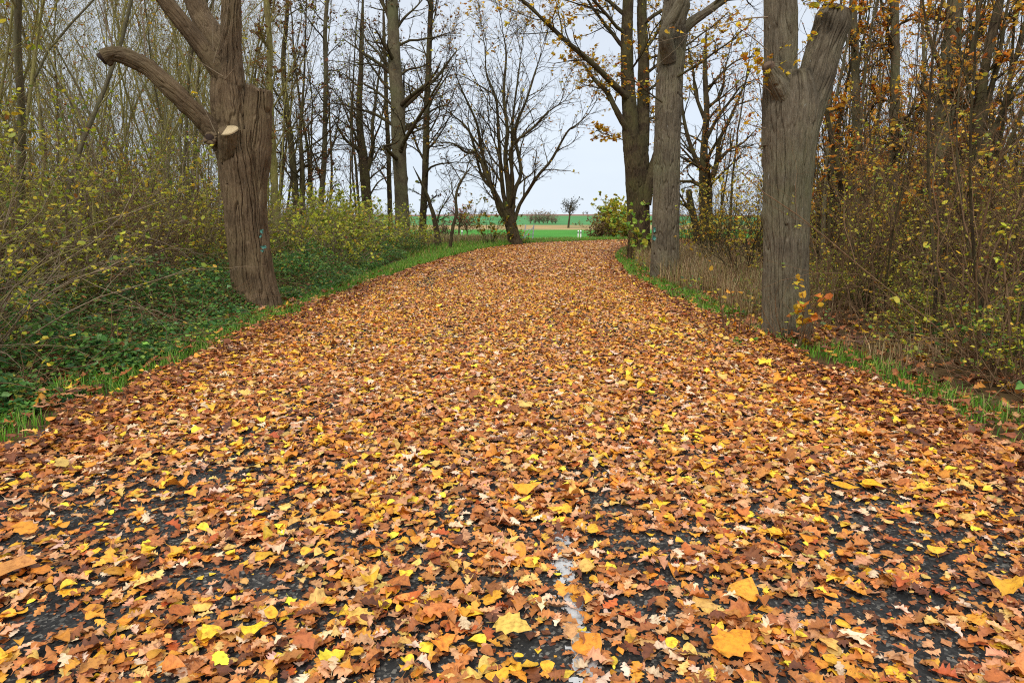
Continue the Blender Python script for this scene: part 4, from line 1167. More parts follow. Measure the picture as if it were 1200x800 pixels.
hand_tree('slender_tree', 'slim upright trunk dotted with green leaves between the pollard and the knobby trunk', 29.0,
          [(374, 292), (375, 270), (377, 230), (380, 185), (381, 140), (382, 90), (381, 40), (384, -10), (386, -60)], [3.6, 3.4, 3.2, 3, 2.8, 2.6, 2.3, 2, 1.4], 'bark_slim',
          [([(378, 220), (370, 190), (362, 165), (360, 130)], 1.3), ([(380, 190), (392, 165), (398, 130), (404, 90)], 1.4), ([(376, 250), (388, 225), (394, 215)], 1)], 149, pal=PAL_BROWN + [(5, (170, 176, 60))], extra=16, leaf=.4)
hand_tree('slender_tree', 'thin dark trunk close behind the tall grey knobby trunk', 44.0,
          [(457, 268), (457, 250), (456, 210), (455, 170), (453, 130), (452, 90), (450, 40), (449, -20)], [3.2, 3, 2.8, 2.6, 2.4, 2.1, 1.8, 1.2], 'bark_dark',
          [([(456, 220), (446, 200), (440, 195)], 1), ([(455, 180), (466, 160), (474, 150)], 1)], 151, pal=PAL_BROWN, extra=18, leaf=.4)
hand_tree('crooked_sapling', 'crooked thin sapling curving over the grass left of the bend tree', 31.0,
          [(527, 296), (528, 285), (531, 265), (535, 250), (534, 235), (536, 222), (543, 208), (554, 193)], [2.2, 2.1, 2, 1.8, 1.6, 1.5, 1.3, .9], 'bark_dark',
          [([(535, 240), (530, 225), (528, 210), (522, 195)], .8), ([(536, 222), (545, 205), (550, 190), (560, 178)], .8), ([(540, 212), (530, 195), (520, 185)], .7)], 157, extra=3, blen=.25, pal=PAL_BROWN, leaf=.05, nring=60, ridge=.006)
hand_tree('crooked_sapling', 'leaning dark sapling with ivy at its foot beside the thin straight tree', 33.0,
          [(514, 293), (513, 282), (511, 268), (508, 252), (504, 240), (502, 232), (494, 215), (484, 195)], [4.2, 4, 3.2, 2.6, 2.2, 2, 1.5, .9], 'bark_dark',
          [([(510, 265), (517, 245), (526, 232), (540, 205)], 1.1), ([(506, 245), (498, 232), (480, 222)], .9)], 163, extra=3, blen=.25, pal=PAL_FRESH, leaf=.15, nring=60, ridge=.01)
hand_tree('broad_tree', 'broad dark tree with arching branches seen between the right verge trunks', 34.0,
          [(828, 285), (828, 268), (827, 245), (827, 225), (826, 205), (825, 175), (828, 130), (826, 80), (828, 30)], [9, 8.2, 7.8, 8, 7, 4.2, 3.4, 2.6, 1.6], 'bark_dark',
          [([(826, 215), (836, 205), (841, 185), (843, 165), (855, 140), (868, 110), (880, 80)], 4), ([(825, 205), (815, 185), (806, 160), (800, 130), (798, 100), (790, 70)], 3.4), ([(841, 190), (855, 175), (870, 168), (888, 150)], 2.4),
           ([(827, 165), (840, 140), (856, 118), (870, 100), (890, 92)], 2.4), ([(822, 195), (810, 192), (800, 200)], 2), ([(826, 140), (815, 110), (812, 80), (803, 40)], 2.4), ([(827, 110), (842, 90), (862, 72), (884, 66)], 2),
           ([(826, 130), (845, 110), (850, 80), (860, 40)], 2), ([(826, 200, -.5), (800, 185, -2), (785, 178, -3)], 1.8)], 171, pal=[(4, (150, 92, 50)), (3, (180, 120, 56)), (2, (210, 170, 60))], extra=14, leaf=.55, blen=.36)
hand_tree('broken_tree', 'broken-topped dead stem leaning left of the broad dark tree', 30.0,
          [(818, 282), (816, 270), (813, 255), (810, 243), (808, 232), (807, 222)], [4.6, 4.4, 4, 3.8, 3.6, 3.2], 'bark_dark',
          [([(810, 246), (803, 238), (797, 228), (792, 224)], 2), ([(812, 250), (800, 240), (790, 236)], 1.2)], 181, extra=0, pal=None, nring=40)
hand_tree('tall_tree', 'tall pale trunk standing in the copper wood right of the forked lime', 14.0,
          [(1103, 345), (1102, 310), (1100, 260), (1100, 200), (1106, 150), (1111, 110), (1114, 60), (1118, 20), (1121, -30), (1124, -90)], [12, 11, 10, 9.5, 9.5, 11, 9, 8, 7, 5.5], 'bark_slim',
          [([(1112, 100), (1095, 60), (1086, 30), (1080, -10)], 3.4), ([(1113, 90), (1140, 50), (1150, 20), (1160, -20)], 3.4), ([(1104, 170), (1090, 130), (1085, 90)], 1.6)], 191, pal=PAL_ORANGE, extra=14, leaf=.3, blen=.25, nseg=60, nring=180, ridge=.014)
hand_tree('coppice_tree', 'dark stem splitting into a wide fan of branches at the far right', 11.0,
          [(1128, 400), (1131, 360), (1135, 300), (1138, 250), (1142, 200), (1146, 150), (1150, 110), (1158, 60), (1170, 10), (1180, -50)], [8, 7.5, 7, 6.5, 6.5, 6, 5.5, 5, 4.5, 3.5], 'bark_dark',
          [([(1144, 170), (1160, 110), (1172, 60), (1180, 10), (1190, -40)], 4), ([(1142, 190), (1165, 150), (1182, 120), (1210, 80), (1240, 50)], 4), ([(1140, 220), (1170, 190), (1200, 130), (1230, 90)], 3), ([(1146, 150), (1135, 100), (1125, 60), (1130, 0)], 2.5),
           ([(1136, 290), (1120, 240), (1125, 180), (1120, 120)], 2.5)], 197, pal=PAL_ORANGE, extra=10, leaf=.25, blen=.22, nseg=40, ridge=.01)
hand_tree('slender_tree', 'smooth dark green trunk standing upright in the copper wood beyond the lime', 16.0,
          [(1047, 335), (1046, 300), (1045, 250), (1047, 200), (1048, 150), (1049, 100), (1049, 50), (1048, 0), (1047, -60)], [6.4, 6, 5.6, 5.4, 5.2, 5, 4.6, 4.2, 3.4], 'bark_slim',
          [([(1048, 70), (1038, 30), (1032, -10)], 2.6), ([(1046, 230), (1060, 180), (1068, 130)], 1.4)], 203, pal=PAL_ORANGE, extra=12, leaf=.4, blen=.22, nseg=40, ridge=.008)
hand_tree('slender_tree', 'greenish straight trunk directly right of the lime\'s sawn stem', 17.0,
          [(1000, 330), (1000, 290), (1001, 240), (1002, 190), (1003, 140), (1003, 90), (1001, 40), (1000, 0), (999, -60)], [5, 4.8, 4.6, 4.6, 4.8, 4.4, 4, 3.6, 3], 'bark_slim',
          [([(1003, 90), (1010, 55), (1018, 20), (1022, -20)], 2), ([(1003, 120), (1015, 80), (1025, 40)], 1.6)], 207, pal=PAL_ORANGE, extra=12, leaf=.35, blen=.2, nseg=40, ridge=.008)
hand_tree('leaning_tree', 'dark crooked stem leaning left behind the forked lime', 13.0,
          [(1005, 375), (1002, 340), (998, 300), (992, 250), (985, 210), (978, 180), (972, 150), (966, 110), (962, 60)], [4.6, 4.4, 4.2, 4, 3.6, 3.2, 2.6, 2, 1.4], 'bark_dark',
          [([(986, 215), (995, 190), (1000, 160)], 1.6), ([(998, 300), (1020, 250), (1030, 200)], 1.6)], 211, pal=PAL_ORANGE, extra=8, leaf=.3, blen=.25, nseg=30, ridge=.008)

# ------------------------------------------------------------------ the woods on both sides
wr = np.random.default_rng(77)

def place_all(protos, spots, label, cat, group):
    """spots: (x, y, scale, which). the first use of a prototype moves the prototype itself"""
    used = set()
    for x, y, s, k in spots:
        k = k % len(protos)
        o = protos[k] if k not in used else copy_tree(protos[k])
        used.add(k)
        o.location = (x, y, float(gz(x, y)))
        o.rotation_euler = (wr.normal(0, .03), wr.normal(0, .03), wr.random() * 6.28)
        o.scale = (s, s, s * (0.92 + .16 * wr.random()))
        tag(o, label, cat, group)
    for k, p in enumerate(protos):
        if k not in used:
            for c in list(p.children): bpy.data.objects.remove(c)
            bpy.data.objects.remove(p)

TAKEN = [(-4.3, 11.5, 1.1), (3.65, 8.84, .9), (3.72, 16.7, 1.0), (4.4, 23.8, 1.2)]

def sample(n, xr, yr, ok, mind=.8, tries=40):
    out = []
    for _ in range(n * tries):
        if len(out) >= n: break
        y = yr[0] + (yr[1] - yr[0]) * wr.random(); x = xr[0] + (xr[1] - xr[0]) * wr.random()
        if not ok(x, y): continue
        if any((x - a) ** 2 + (y - b) ** 2 < (mind * (.6 + .02 * y)) ** 2 for a, b in out): continue
        if any((x - a) ** 2 + (y - b) ** 2 < c * c for a, b, c in TAKEN): continue
        out.append((x, y))
    return out

def px_of(x, y): return 600 + 800 * x / (y * CT * .985)

# left: olive, densely twigged slim trees
LP = [thin_tree(300 + i, 11 + 1.2 * i % 5, .028 + .008 * (i % 4), 'bark_olive' if i % 3 else 'bark_slim', 'bark_olive', n1=42, len1=.21, ang=.5, stems=[1, 3, 1, 4, 2, 1][i], up=.05, leaf=.6, pal=PAL_BROWN + [(6, (180, 166, 60)), (3, (208, 176, 64)), (3, (184, 110, 54))], leaf_size=.055, wander=.085, lean=.04, sub=6, subsub=1.8) for i in range(6)]
pts = sample(126, (-34, -5.2), (9.0, 46), lambda x, y: -330 < px_of(x, y) < 318 and not (190 < px_of(x, y) < 318 and y < 15), mind=.75)
place_all(LP, [(x, y, .8 + .45 * wr.random(), int(wr.integers(6))) for x, y in pts], 'slim olive-barked tree crowded in the twiggy thicket left of the road', 'tree', 'slim trees of the left thicket')
# sparse slim trees on the field side, further back
LS = [thin_tree(330 + i, 12, .07, 'bark_dark', 'bark_dark', n1=22, len1=.2, ang=.75, leaf=.35, pal=PAL_BROWN + [(2, (180, 170, 70))], leaf_size=.075, wander=.06, sub=5, subsub=2) for i in range(2)]
pts = sample(13, (-26, -6), (27, 52), lambda x, y: 310 < px_of(x, y) < 450, mind=1.6)
place_all(LS, [(x, y, .85 + .35 * wr.random(), int(wr.integers(2))) for x, y in pts], 'slender dark tree in the open row between pollard and knobby trunk', 'tree', 'thin trees of the open row')

# right: slim dark trees with copper leaves
RP = [thin_tree(360 + i, 11 + i % 3, .034 + .011 * (i % 4), 'bark_slim' if i % 2 else 'bark_dark', 'bark_dark', n1=26, len1=.2, ang=.5, stems=[1, 2, 1, 3, 1, 4][i], up=.06, leaf=[.7, 2.2, 1.4, .8, 2.6, 1.6][i], pal=PAL_ORANGE, leaf_size=.065, wander=.05, sub=5, subsub=1.6) for i in range(6)]
pts = sample(92, (5, 40), (11, 50), lambda x, y: 950 < px_of(x, y) < 1530 and not (y < 13 and px_of(x, y) < 1010), mind=.9)
place_all(RP, [(x, y, .8 + .45 * wr.random(), int(wr.integers(6))) for x, y in pts], 'slim dark tree with copper leaves in the wood right of the road', 'tree', 'slim trees of the right wood')
RS = [thin_tree(390 + i, 9, .06, 'bark_dark', 'bark_dark', n1=22, len1=.24, ang=.75, leaf=.9, pal=PAL_ORANGE + [(3, (190, 150, 60))], leaf_size=.08, sub=5, subsub=2) for i in range(2)]
pts = sample(9, (8, 24), (27, 50), lambda x, y: 845 < px_of(x, y) < 950, mind=1.6)
place_all(RS, [(x, y, .8 + .4 * wr.random(), int(wr.integers(2))) for x, y in pts], 'brown-leaved young tree behind the yellow bushes between lime trunks', 'tree', 'young trees behind the yellow bushes')

# shrubs
SL = [shrub_proto(400 + i, 2.9, 16, .55, ['twig_brown', 'bark_olive', 'twig_brown', 'twig_grey'][i], [1.1, 2.2, .8, 1.6][i], PAL_OLIVE + PAL_YG + PAL_YG, leaf_size=.055, arch=-.05) for i in range(4)]
pts = sample(92, (-17, -4.3), (4.2, 24), lambda x, y: -200 < px_of(x, y) < 258 and x < -4.95 - 1.0 * (wr.random() < .6), mind=.62)
place_all(SL, [(x, y, (.95 + .36 * wr.random()) * (1 if x < -6.6 else .72), int(wr.integers(4))) for x, y in pts], 'tangled thorny shrub with few yellow leaves under the left trees', 'shrub', 'tangled shrubs left of the road')
SG = [shrub_proto(420 + i, 1.75, 18, .6, 'twig_grey', 1.5, PAL_YG + [(4, (150, 160, 60))], leaf_size=.085, arch=-.05, name='leafy_shrub', sub=6, subsub=3) for i in range(3)]
pts = sample(34, (-13, -3.9), (14.5, 34), lambda x, y: 325 < px_of(x, y) < 505 and x < -4.6 + .03 * (y - 14), mind=.75)
place_all(SG, [(x, y, (1.0 + .45 * wr.random()) * (.8 if x > -5.2 else 1), int(wr.integers(3))) for x, y in pts], 'yellow green leafy shrub between the pollard and the knobby grey trunk', 'shrub', 'yellow green shrubs beyond the pollard')
SR = [shrub_proto(440 + i, 3.7, 9, .2, ['twig_brown', 'bark_dark', 'twig_grey', 'twig_brown'][i], [1.3, 2.1, .7, 1.7][i], PAL_OLIVE + PAL_YG + PAL_YG + PAL_YEL, leaf_size=.05, arch=-.005, sub=9, subsub=3) for i in range(4)]
pts = sample(76, (4.6, 20), (6.0, 26), lambda x, y: 955 < px_of(x, y) < 1400 and x > 4.6 + .05 * max(0, 9 - y), mind=.75)
place_all(SR, [(x, y, .6 + .35 * wr.random(), int(wr.integers(4))) for x, y in pts], 'thin upright shrub with small olive yellow leaves beneath the right wood', 'shrub', 'thin shrubs right of the road')
SP = [thin_tree(470 + i, 6.5, .02 + .006 * i, 'bark_dark', 'twig_brown', n1=20, len1=.16, ang=.6, stems=[1, 3, 2][i], leaf=[.5, .3, .8][i], pal=PAL_OLIVE + PAL_YEL + PAL_ORANGE, leaf_size=.055, wander=.07, sub=4, subsub=1, t0=.12) for i in range(3)]
pts = sample(38, (4.5, 17), (6.5, 20), lambda x, y: 955 < px_of(x, y) < 1350, mind=.6)
place_all(SP, [(x, y, .75 + .5 * wr.random(), int(wr.integers(3))) for x, y in pts], 'thin upright sapling with bare dark stem between the shrubs right of the road', 'sapling', 'saplings right of the road')
SW = [shrub_proto(450 + i, 1.2, 14, .5, ['bark_dark', 'twig_brown'][i], [1.8, 2.8][i], PAL_OLIVE + PAL_YG + [(6, (104, 132, 60))], leaf_size=.045, r0=.007, arch=-.05, name='low_scrub', sub=6, subsub=2) for i in range(2)]
pts = sample(46, (3.7, 8.5), (4.4, 17), lambda x, y: px_of(x, y) > 930 and road_s(np.array([x]), np.array([y]))[1][0] < -.55, mind=.5)
place_all(SW, [(x, y, .5 + .5 * wr.random(), int(wr.integers(2))) for x, y in pts], 'knee-high twiggy scrub plant along the right verge under the thin shrubs', 'scrub', 'low scrub along the right verge')
SY = [shrub_proto(460 + i, 3.0, 14, .4, 'bark_dark', 1.1, PAL_YEL + PAL_OLIVE, leaf_size=.08, arch=-.03, name='yellow_bush', sub=7, subsub=3) for i in range(3)]
pts = sample(17, (4.9, 14), (15, 34), lambda x, y: 805 < px_of(x, y) < 950 and x > 4.9, mind=.9)
place_all(SY, [(x, y, .7 + .35 * wr.random(), int(wr.integers(3))) for x, y in pts], 'yellow-leaved bush behind the dry grass between the right verge trunks', 'bush', 'yellow bushes between the right trunks')
# deep understorey further into both woods
DP = [shrub_proto(480 + i, 3.6, 14, .4, 'bark_dark', 2.2, [PAL_ORANGE, PAL_OLIVE, PAL_ORANGE + PAL_BROWN][i], leaf_size=.085, r0=.018, arch=-.02, name='understorey_bush', sub=7, subsub=3) for i in range(3)]
ptl = sample(20, (-36, -8), (18, 46), lambda x, y: -250 < px_of(x, y) < 318, mind=1.3)
ptr = sample(64, (9, 40), (18, 50), lambda x, y: 960 < px_of(x, y) < 1450, mind=1.3)
DPL = [copy_tree(DP[i]) for i in (1, 2)]
place_all(DPL, [(x, y, .65 + .4 * wr.random(), int(wr.integers(2))) for x, y in ptl], 'dull brownish bush deep among the slim trees left of the road', 'bush', 'bushes deep in the left thicket')
place_all(DP, [(x, y, 1.0 + .6 * wr.random(), int(wr.integers(3))) for x, y in ptr], 'rusty leaved bush deep among the copper trees right of the road', 'bush', 'bushes deep in the right wood')

# single plants worth pointing at
def one_plant(name, loc, label, cat, **k):
    o = shrub_proto(k.pop('seed'), k.pop('H'), k.pop('stems'), k.pop('spread'), k.pop('twig'), k.pop('leaf'), k.pop('pal'), name=name, **k)
    o.location = (loc[0], loc[1], float(gz(loc[0], loc[1])))
    return tag(o, label, cat)
one_plant('lime_sprout', (3.42, 8.1), 'young sprouting shoots with yellow and orange leaves at the forked lime\'s foot', 'shoots', seed=501, H=.95, stems=14, spread=.25, twig='twig_brown', leaf=1.1, pal=PAL_YEL + [(3, (210, 120, 44)), (2, (170, 180, 60))], leaf_size=.085, arch=0.0, r0=.006, sub=3, subsub=.8, wide=1.3)
one_plant('lime_sprout', (2.95, 9.0), 'thin brown shoots with few orange leaves left of the forked lime\'s trunk', 'shoots', seed=502, H=1.3, stems=9, spread=.22, twig='twig_brown', leaf=.22, pal=PAL_ORANGE, leaf_size=.08, arch=0.0, r0=.007, sub=3, subsub=.8)
one_plant('leafy_shoots', (4.0, 22.9), 'green and yellow broad-leaved shoots climbing the twin-stemmed trunk\'s foot', 'shoots', seed=503, H=2.1, stems=15, spread=.22, twig='twig_brown', leaf=1.6, pal=PAL_FRESH, leaf_size=.15, arch=-.02, r0=.009, sub=4, subsub=1.2, wide=1.2)
one_plant('leafy_bush', (-1.2, 35.6), 'green and yellow bush standing left of the bend tree', 'bush', seed=504, H=2.7, stems=16, spread=.35, twig='bark_dark', leaf=2.4, pal=PAL_OLIVE + [(5, (96, 120, 50)), (3, (206, 160, 50))], leaf_size=.13, arch=-.03, sub=6, subsub=2.5)
one_plant('leafy_bush', (0.72, 36.0), 'small green bush peeking out right of the bend tree\'s trunk', 'bush', seed=505, H=1.0, stems=7, spread=.4, twig='bark_dark', leaf=.9, pal=PAL_OLIVE + [(5, (96, 130, 50))], leaf_size=.12, arch=-.03, sub=5, subsub=2)
one_plant('field_bush', (6.25, 50), 'purplish brown bare bush at the far side of the road bend', 'bush', seed=506, H=1.9, stems=34, spread=.55, twig='twig_brown', leaf=3, pal=[(3, (132, 104, 88)), (2, (150, 122, 76)), (2, (160, 150, 70))], leaf_size=.1, arch=-.03, sub=8, subsub=3)
one_plant('field_bush', (7.6, 51.5), 'tall yellow-green bush beside the purplish one beyond the road bend', 'bush', seed=507, H=3.0, stems=34, spread=.32, twig='bark_olive', leaf=6, pal=PAL_YG + PAL_OLIVE, leaf_size=.17, arch=-.01, sub=8, subsub=3)
one_plant('field_bush', (8.2, 49), 'low yellow-green bush behind the twin-stemmed trunk\'s leafy shoots', 'bush', seed=508, H=2.3, stems=30, spread=.55, twig='bark_olive', leaf=6, pal=PAL_YG + PAL_OLIVE, leaf_size=.17, arch=-.03, sub=8, subsub=3)
one_plant('nettle_plant', (3.02, 5.0), 'small bright green weed among brown leaves at the right verge', 'weed', seed=509, H=.14, stems=7, spread=.5, twig='bark_olive', leaf=1.6, pal=[(3, (86, 150, 54)), (2, (110, 170, 60))], leaf_size=.05, arch=0, r0=.002, sub=1, subsub=.5, wide=1.5)
one_plant('nettle_plant', (3.0, 8.3), 'small green weed between the leaves in front of the forked lime', 'weed', seed=510, H=.13, stems=7, spread=.6, twig='bark_olive', leaf=1.6, pal=[(3, (86, 150, 54)), (2, (110, 170, 60))], leaf_size=.06, arch=0, r0=.002, sub=1, subsub=.5, wide=1.5)
one_plant('bramble_bush', (5.0, 6.6), 'low green bramble bush at the right frame side beneath thin shrubs', 'bush', seed=511, H=.8, stems=16, spread=.7, twig='twig_brown', leaf=1.0, pal=PAL_GREEN + PAL_FRESH, leaf_size=.06, arch=-.08, r0=.005, sub=5, subsub=1, wide=1.2)
o = one_plant('vine_tangle', (-6.1, 9.6), 'green creeper tangle climbing a leaning stem left of the pollard', 'creeper', seed=512, H=2.5, stems=12, spread=.2, twig='bark_olive', leaf=1.7, pal=[(3, (120, 128, 46)), (3, (150, 150, 54)), (2, (110, 84, 40))], leaf_size=.06, arch=-.01, r0=.008, sub=6, subsub=3)

# ------------------------------------------------------------------ ground cover
def bramble():
    r = np.random.default_rng(60)
    parts = []
    n = 92000
    y = 1.0 + r.random(n) ** 1.3 * 29.5
    x = -3.75 - np.abs(r.normal(0, 1, n)) * (1.1 + .07 * y)
    s, d = road_s(x, y)
    clump = noise2(x * 1.3, y * 1.3, 4)
    keep = (d < -.3) & (clump + .3 * r.random(n) > .42 + .14 * sstep(-2.2, -5, d))
    x, y, d, clump = x[keep], y[keep], d[keep], clump[keep]; n = len(x)
    h = np.minimum(1.05, (-d - .15) * .62) * (.22 + 1.5 * np.clip(clump - .25, 0, 1))
    z = gz(x, y) + np.clip(h, .04, 1) * r.random(n) ** .6
    parts.append(leaf_verts(T_SMALL, np.stack([x, y, z], -1), r.random(n) * 6.28, r.normal(0, .55, n), r.random(n) * 6.28, .05 * np.exp(r.normal(0, .28, n)), palette(n, PAL_GREEN, r, .22), wide=1.25, curl=.4, r=r))
    # right side, sparser and lower
    m = 9000
    y = 4 + r.random(m) * 26; x = 3.4 + np.abs(r.normal(0, 1, m)) * 1.6
    s, d = road_s(x, y); keep = (d < -.35) & (noise2(x * 1.3, y * 1.3, 14) > .55)
    x, y = x[keep], y[keep]; m = len(x)
    parts.append(leaf_verts(T_SMALL, np.stack([x, y, gz(x, y) + .35 * r.random(m)], -1), r.random(m) * 6.28, r.normal(0, .55, m), r.random(m) * 6.28, .055 * np.exp(r.normal(0, .25, m)), palette(m, PAL_GREEN + PAL_OLIVE, r), wide=1.3, curl=.35, r=r))
    V, Q, C = join(parts)
    tag(mesh_obj('bramble_undergrowth', V, quads=Q, mat=M['leaf'], cols=C, smooth=False), 'dark green low bramble leaves covering the verge below the shrubs', 'undergrowth', kind='stuff')
    t = Tubes()
    for i in range(1300):
        yy = 3.6 + r.random() ** 1.3 * 24; xx = -4.2 - abs(r.normal(0, 1.3))
        a = r.random() * 6.28
        q = walk(r, (xx, yy, float(gz(xx, yy))), (math.cos(a), math.sin(a), 1.1), .7 + .7 * r.random(), 7, .16, -.16)
        q[:, 2] = np.maximum(q[:, 2], gz(q[:, 0], q[:, 1]) + .01)
        t.add(q, np.linspace(.0045, .002, 8), 4)
    for i in range(700):
        yy = 5 + r.random() ** 1.2 * 22; xx = 3.9 + abs(r.normal(0, 1.5))
        a = r.random() * 6.28
        q = walk(r, (xx, yy, float(gz(xx, yy))), (math.cos(a) * .7, math.sin(a) * .7, 1.1), .6 + .7 * r.random(), 6, .16, -.1)
        q[:, 2] = np.maximum(q[:, 2], gz(q[:, 0], q[:, 1]) + .01)
        t.add(q, np.linspace(.004, .002, 7), 4)
    tag(t.build('cane_undergrowth', M['twig_brown']), 'arching thin brown canes in the undergrowth on both verges', 'undergrowth', kind='stuff')
bramble()

def blades(x, y, h, w, cols, r, lean=.45):
    n = len(x)
    a = r.random(n) * 6.28; ln = np.abs(r.normal(0, lean, n)) + .1
    dx, dy = np.cos(a), np.sin(a)
    fx, fy = -dy, dx
    z = gz(x, y)
    t = np.array([0, .5, 1.0]); bend = np.array([0, .35, 1.0]); rise = np.array([0, .55, .92]); ww = np.array([1, .75, .08])
    V = np.zeros((n, 3, 2, 3))
    for k in range(3):
        cx = x + dx * ln * h * bend[k]; cy = y + dy * ln * h * bend[k]; cz = z + h * rise[k]
        for sgn, q in ((-1, 0), (1, 1)):
            V[:, k, q, 0] = cx + sgn * fx * w * ww[k] * .5; V[:, k, q, 1] = cy + sgn * fy * w * ww[k] * .5; V[:, k, q, 2] = cz
    Q = np.array([[0, 1, 3, 2], [2, 3, 5, 4]])
    Q = (Q[None] + (np.arange(n) * 6)[:, None, None]).reshape(-1, 4)
    return V.reshape(-1, 3), Q, np.repeat(cols, 6, 0)

def verge_grass():
    r = np.random.default_rng(70); parts = []
    G = [(4, (96, 150, 44)), (3, (120, 170, 52)), (2, (76, 126, 42)), (2, (150, 170, 70)), (1, (170, 160, 90))]
    n = 330000
    y = -1.5 + r.random(n) ** 1.25 * 46; x = np.where(r.random(n) < .55, r.uniform(-4.9, 1, n), r.uniform(2.9, 8, n))
    s, d = road_s(x, y)
    out = -d
    left = s < .5
    nn = noise2(x * 1.1, y * 1.1, 21)
    wide = np.where(left, .42 + .3 * nn + .014 * y, (.3 + .9 * (nn > .5)) * .55)
    keep = (out > -.04 + .25 * nn - .08) & (out < wide) & (left | (nn + .2 * r.random(n) > .48))
    keep &= ~(left & (y < 8) & (nn < .33))
    x, y = x[keep], y[keep]; n = len(x)
    parts.append(blades(x, y, .07 + .08 * r.random(n) + .001 * y, .006 + .0005 * y, palette(n, G, r), r))
    # outer bank past the bend
    n = 60000
    x = r.uniform(-9, 14, n); y = r.uniform(24, 47, n)
    s, d = road_s(x, y)
    keep = (d < -.05) & (s < .5) & (d > -3.5) & (noise2(x, y, 22) > .3)
    x, y = x[keep], y[keep]; n = len(x)
    parts.append(blades(x, y, .1 + .16 * r.random(n), .025 + 0 * y, palette(n, G + [(2, (170, 150, 90))], r), r))
    V, Q, C = join(parts)
    tag(mesh_obj('verge_grass', V, quads=Q, mat=M['grass'], cols=C, smooth=False), 'bright green grass along both road edges', 'grass', kind='stuff')
    S = [(4, (178, 152, 108)), (3, (150, 122, 84)), (2, (120, 96, 66)), (2, (196, 176, 130)), (1, (130, 140, 70))]
    n = 34000
    y = 6 + r.random(n) * 26; x = r.uniform(3.4, 9, n)
    s, d = road_s(x, y)
    nn = noise2(x * .8, y * .8, 25)
    keep = (d < -.5) & (d > -4.5) & (nn > np.where((y > 11) & (y < 26), .33, .62))
    x, y, nn = x[keep], y[keep], nn[keep]; n = len(x)
    parts = [blades(x, y, (.28 + .42 * r.random(n)) * np.where(y < 10, .5, 1), .006 + .0006 * y, palette(n, S, r), r, .3)]
    # straw grass beyond the bend on the left
    n = 26000
    x = r.uniform(-14, 0, n); y = r.uniform(38, 62, n)
    s, d = road_s(x, y)
    keep = (d < -1.0) & (noise2(x * .5, y * .5, 27) > .35)
    x, y = x[keep], y[keep]; n = len(x)
    parts.append(blades(x, y, .15 + .35 * r.random(n), .03 + 0 * y, palette(n, S + [(4, (120, 140, 60))], r), r, .3))
    V, Q, C = join(parts)
    tag(mesh_obj('dry_grass', V, quads=Q, mat=M['grass'], cols=C, smooth=False), 'tall straw coloured dry grass between the right verge trunks and beyond the bend', 'dry grass', kind='stuff')
verge_grass()

# ------------------------------------------------------------------ far things
def round_tree(name, loc, H, trunkH, crownR, seed, pal, label, leaf=3.0, leaf_size=.3, bark='bark_dark'):
    r = np.random.default_rng(seed)
    root = tag(empty(name, loc), label, 'tree')
    t, c, tips = Tubes(), Tubes(), []
    q = walk(r, (0, 0, -.2), (0.02, 0, 1), trunkH + H * .25, 8, .05, .02)
    r0 = H * .03
    t.add(q, np.linspace(r0, r0 * .5, 9), 8); t.build('trunk', M[bark], root)
    for i in range(16):
        p, d = along(q, .55 + .44 * (i + r.random()) / 16)
        a = i * 2.4
        k = walk(r, p, (math.cos(a), math.sin(a), .2 + 1.0 * r.random()), crownR * (.7 + .5 * r.random()), 7, .18, .06)
        c.add(k, np.linspace(r0 * .4, r0 * .06, 8), 5)
        sprout(r, c, tips, k, r0 * .4, r0 * .06, [dict(n=8, t0=.2, ang=.75, len=.5, fall=.4, rr=.5, rmin=.012, seg=5, wander=.18, up=.02, k=3, leaf=leaf), dict(n=4, t0=.2, ang=.7, len=.5, rr=.5, rmin=.01, seg=4, wander=.2, up=0, k=3, leaf=leaf)], 0, crownR)
    c.build('crown', M[bark], root)
    foliage('foliage', tips, leaf_size, pal, root, r=r)
lone = at(666, 267, 270); lone[2] = gz(lone[0], 270)
round_tree('lone_tree', lone, 15, 5.4, 4.3, 601, [(3, (86, 92, 78)), (2, (70, 74, 64)), (1, (110, 104, 80))], 'lone small tree standing out on the green fields far away', leaf=1.1, leaf_size=.42)
rt = at(537, 272, 74); rt[2] = gz(rt[0], 74)
round_tree('reddish_tree', rt, 4.6, 1.4, 1.9, 602, [(3, (172, 104, 92)), (2, (150, 92, 80)), (2, (186, 130, 100))], 'small pinkish-red leaved tree in the field left of the bend tree', leaf=.8, leaf_size=.14)
rt = at(548, 270, 84); rt[2] = gz(rt[0], 84)
round_tree('brown_tree', rt, 3.6, 1.0, 1.6, 603, [(3, (120, 92, 72)), (2, (150, 104, 76))], 'low brown tree behind the pinkish-red field tree', leaf=.7, leaf_size=.14)
for i, (px, Y, H) in enumerate([(516, 70, 2.6), (523, 72, 2.2)]):
    p = at(px, 276, Y); p[2] = gz(p[0], Y)
    one_plant('dark_bush', p, ['dark brownish bush in the field behind the crooked sapling', 'low dark bush just left of the pinkish-red field tree'][i], 'bush', seed=610 + i, H=H, stems=16, spread=.6, twig='twig_brown', leaf=1.4, pal=[(3, (84, 84, 56)), (2, (104, 80, 62))], leaf_size=.13, arch=-.04, r0=.02, sub=7, subsub=2.5)

# bare hedge far out in the field
HP = [shrub_proto(620 + i, 6.4, 20, .3, 'twig_grey', .6, [(2, (168, 146, 126)), (2, (150, 132, 110))], leaf_size=.5, r0=.04, arch=-.02, name='hedge_bush', sub=7, subsub=2.5) for i in range(2)]
place_all(HP, [(at(px, 262, 372)[0], 372 + 6 * wr.random(), .75 + .35 * wr.random(), k) for k, px in enumerate([622, 627, 632, 637, 642, 647, 651])], 'bare brownish bush of the far hedge in the green field', 'bush', 'far hedge in the field')
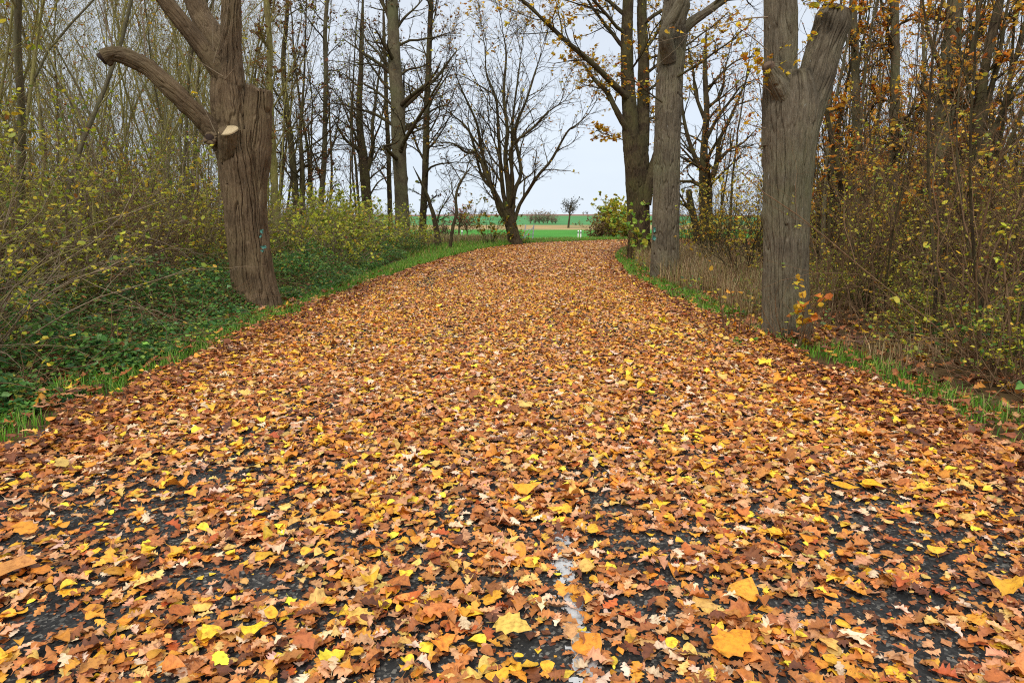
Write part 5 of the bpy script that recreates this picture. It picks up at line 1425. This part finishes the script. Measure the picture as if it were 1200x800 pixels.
# tree line on the horizon, distance haze put into the leaf colour
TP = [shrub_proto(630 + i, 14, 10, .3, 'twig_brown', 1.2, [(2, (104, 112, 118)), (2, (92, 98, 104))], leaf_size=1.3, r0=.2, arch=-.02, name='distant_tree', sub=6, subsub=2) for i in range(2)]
place_all(TP, [(at(px, 255, 840)[0], 840 + 30 * wr.random(), .3 + .4 * wr.random(), k) for k, px in enumerate([556, 560, 563, 568, 689, 330, 344, 352, 366, 372, 386, 398, 409, 418, 430, 440, 452, 480, 800, 812, 835, 850, 866])], 'haze-coloured grey tree on the distant horizon', 'tree', 'distant trees on the horizon')

# marker posts of the crossing road
def box_mb(name, sx, sy, z0, z1, mat, parent, loc=(0, 0), slope=0.0):
    x, y = sx / 2, sy / 2
    V = np.array([(-x, -y, z0), (x, -y, z0), (x, y, z0), (-x, y, z0), (-x, -y, z1 - slope), (x, -y, z1 - slope), (x, y, z1), (-x, y, z1)], dtype=float)
    V[:, 0] += loc[0]; V[:, 1] += loc[1]
    Q = [[0, 3, 2, 1], [4, 5, 6, 7], [0, 1, 5, 4], [1, 2, 6, 5], [2, 3, 7, 6], [3, 0, 4, 7]]
    o = mesh_obj(name, V, quads=Q, mat=M[mat], parent=parent, smooth=False)
    bv = o.modifiers.new('bevel', 'BEVEL'); bv.width = .008; bv.segments = 2
    return o
for px, Y, lab in [(541.5, 88, 'white marker post with dark band seen through the bushes left of the bend tree'),
                   (677.5, 92, 'smaller white marker post, left one of the pair beyond the bend'),
                   (680.5, 84, 'larger white marker post with dark band, right one of the pair beyond the bend')]:
    p = at(px, 278, Y); p[2] = gz(p[0], Y)
    root = tag(empty('marker_post', p), lab, 'marker post', 'roadside marker posts')
    box_mb('post', .15, .13, -.1, 1.08, 'white', root, slope=.08)
    b_ = box_mb('band', .16, .14, .66, .9, 'black', root)
    box_mb('reflector', .05, .02, .70, .86, 'white', b_, loc=(0, -.075))

# white tubular barrier beside the bend tree
def barrier():
    p = at(566, 285, 40.5); p[2] = gz(p[0], 40.5)
    root = tag(empty('metal_barrier', p), 'light grey tubular metal barrier behind the bend tree', 'barrier')
    xs0, xs1 = 1.9, 4.6
    x0 = at(613, 280, 40.5)[0] - p[0]; x1 = at(624, 280, 40.5)[0] - p[0]
    for n_, x, l in (('post', x0, .16), ('post', x1, .08)):
        t = Tubes(); t.add([(x, 0, -.1), (x + l * .4, 0, .45), (x + l, 0, .95)], [.035, .035, .035], 8); t.build(n_, M['steel'], root)
    for z in (.35, .65):
        t = Tubes(); t.add([(x0 + .06, 0.02, z - .05), ((x0 + x1) / 2, .02, z), (x1 + .05, .02, z + .05)], [.018] * 3, 8); t.build('rail', M['steel'], root)
    t = Tubes(); t.add([(x0 + .02, -.02, .1), ((x0 + x1) / 2, -.02, .45), (x1 + .07, -.02, .85)], [.018] * 3, 8); t.build('brace', M['steel'], root)
barrier()
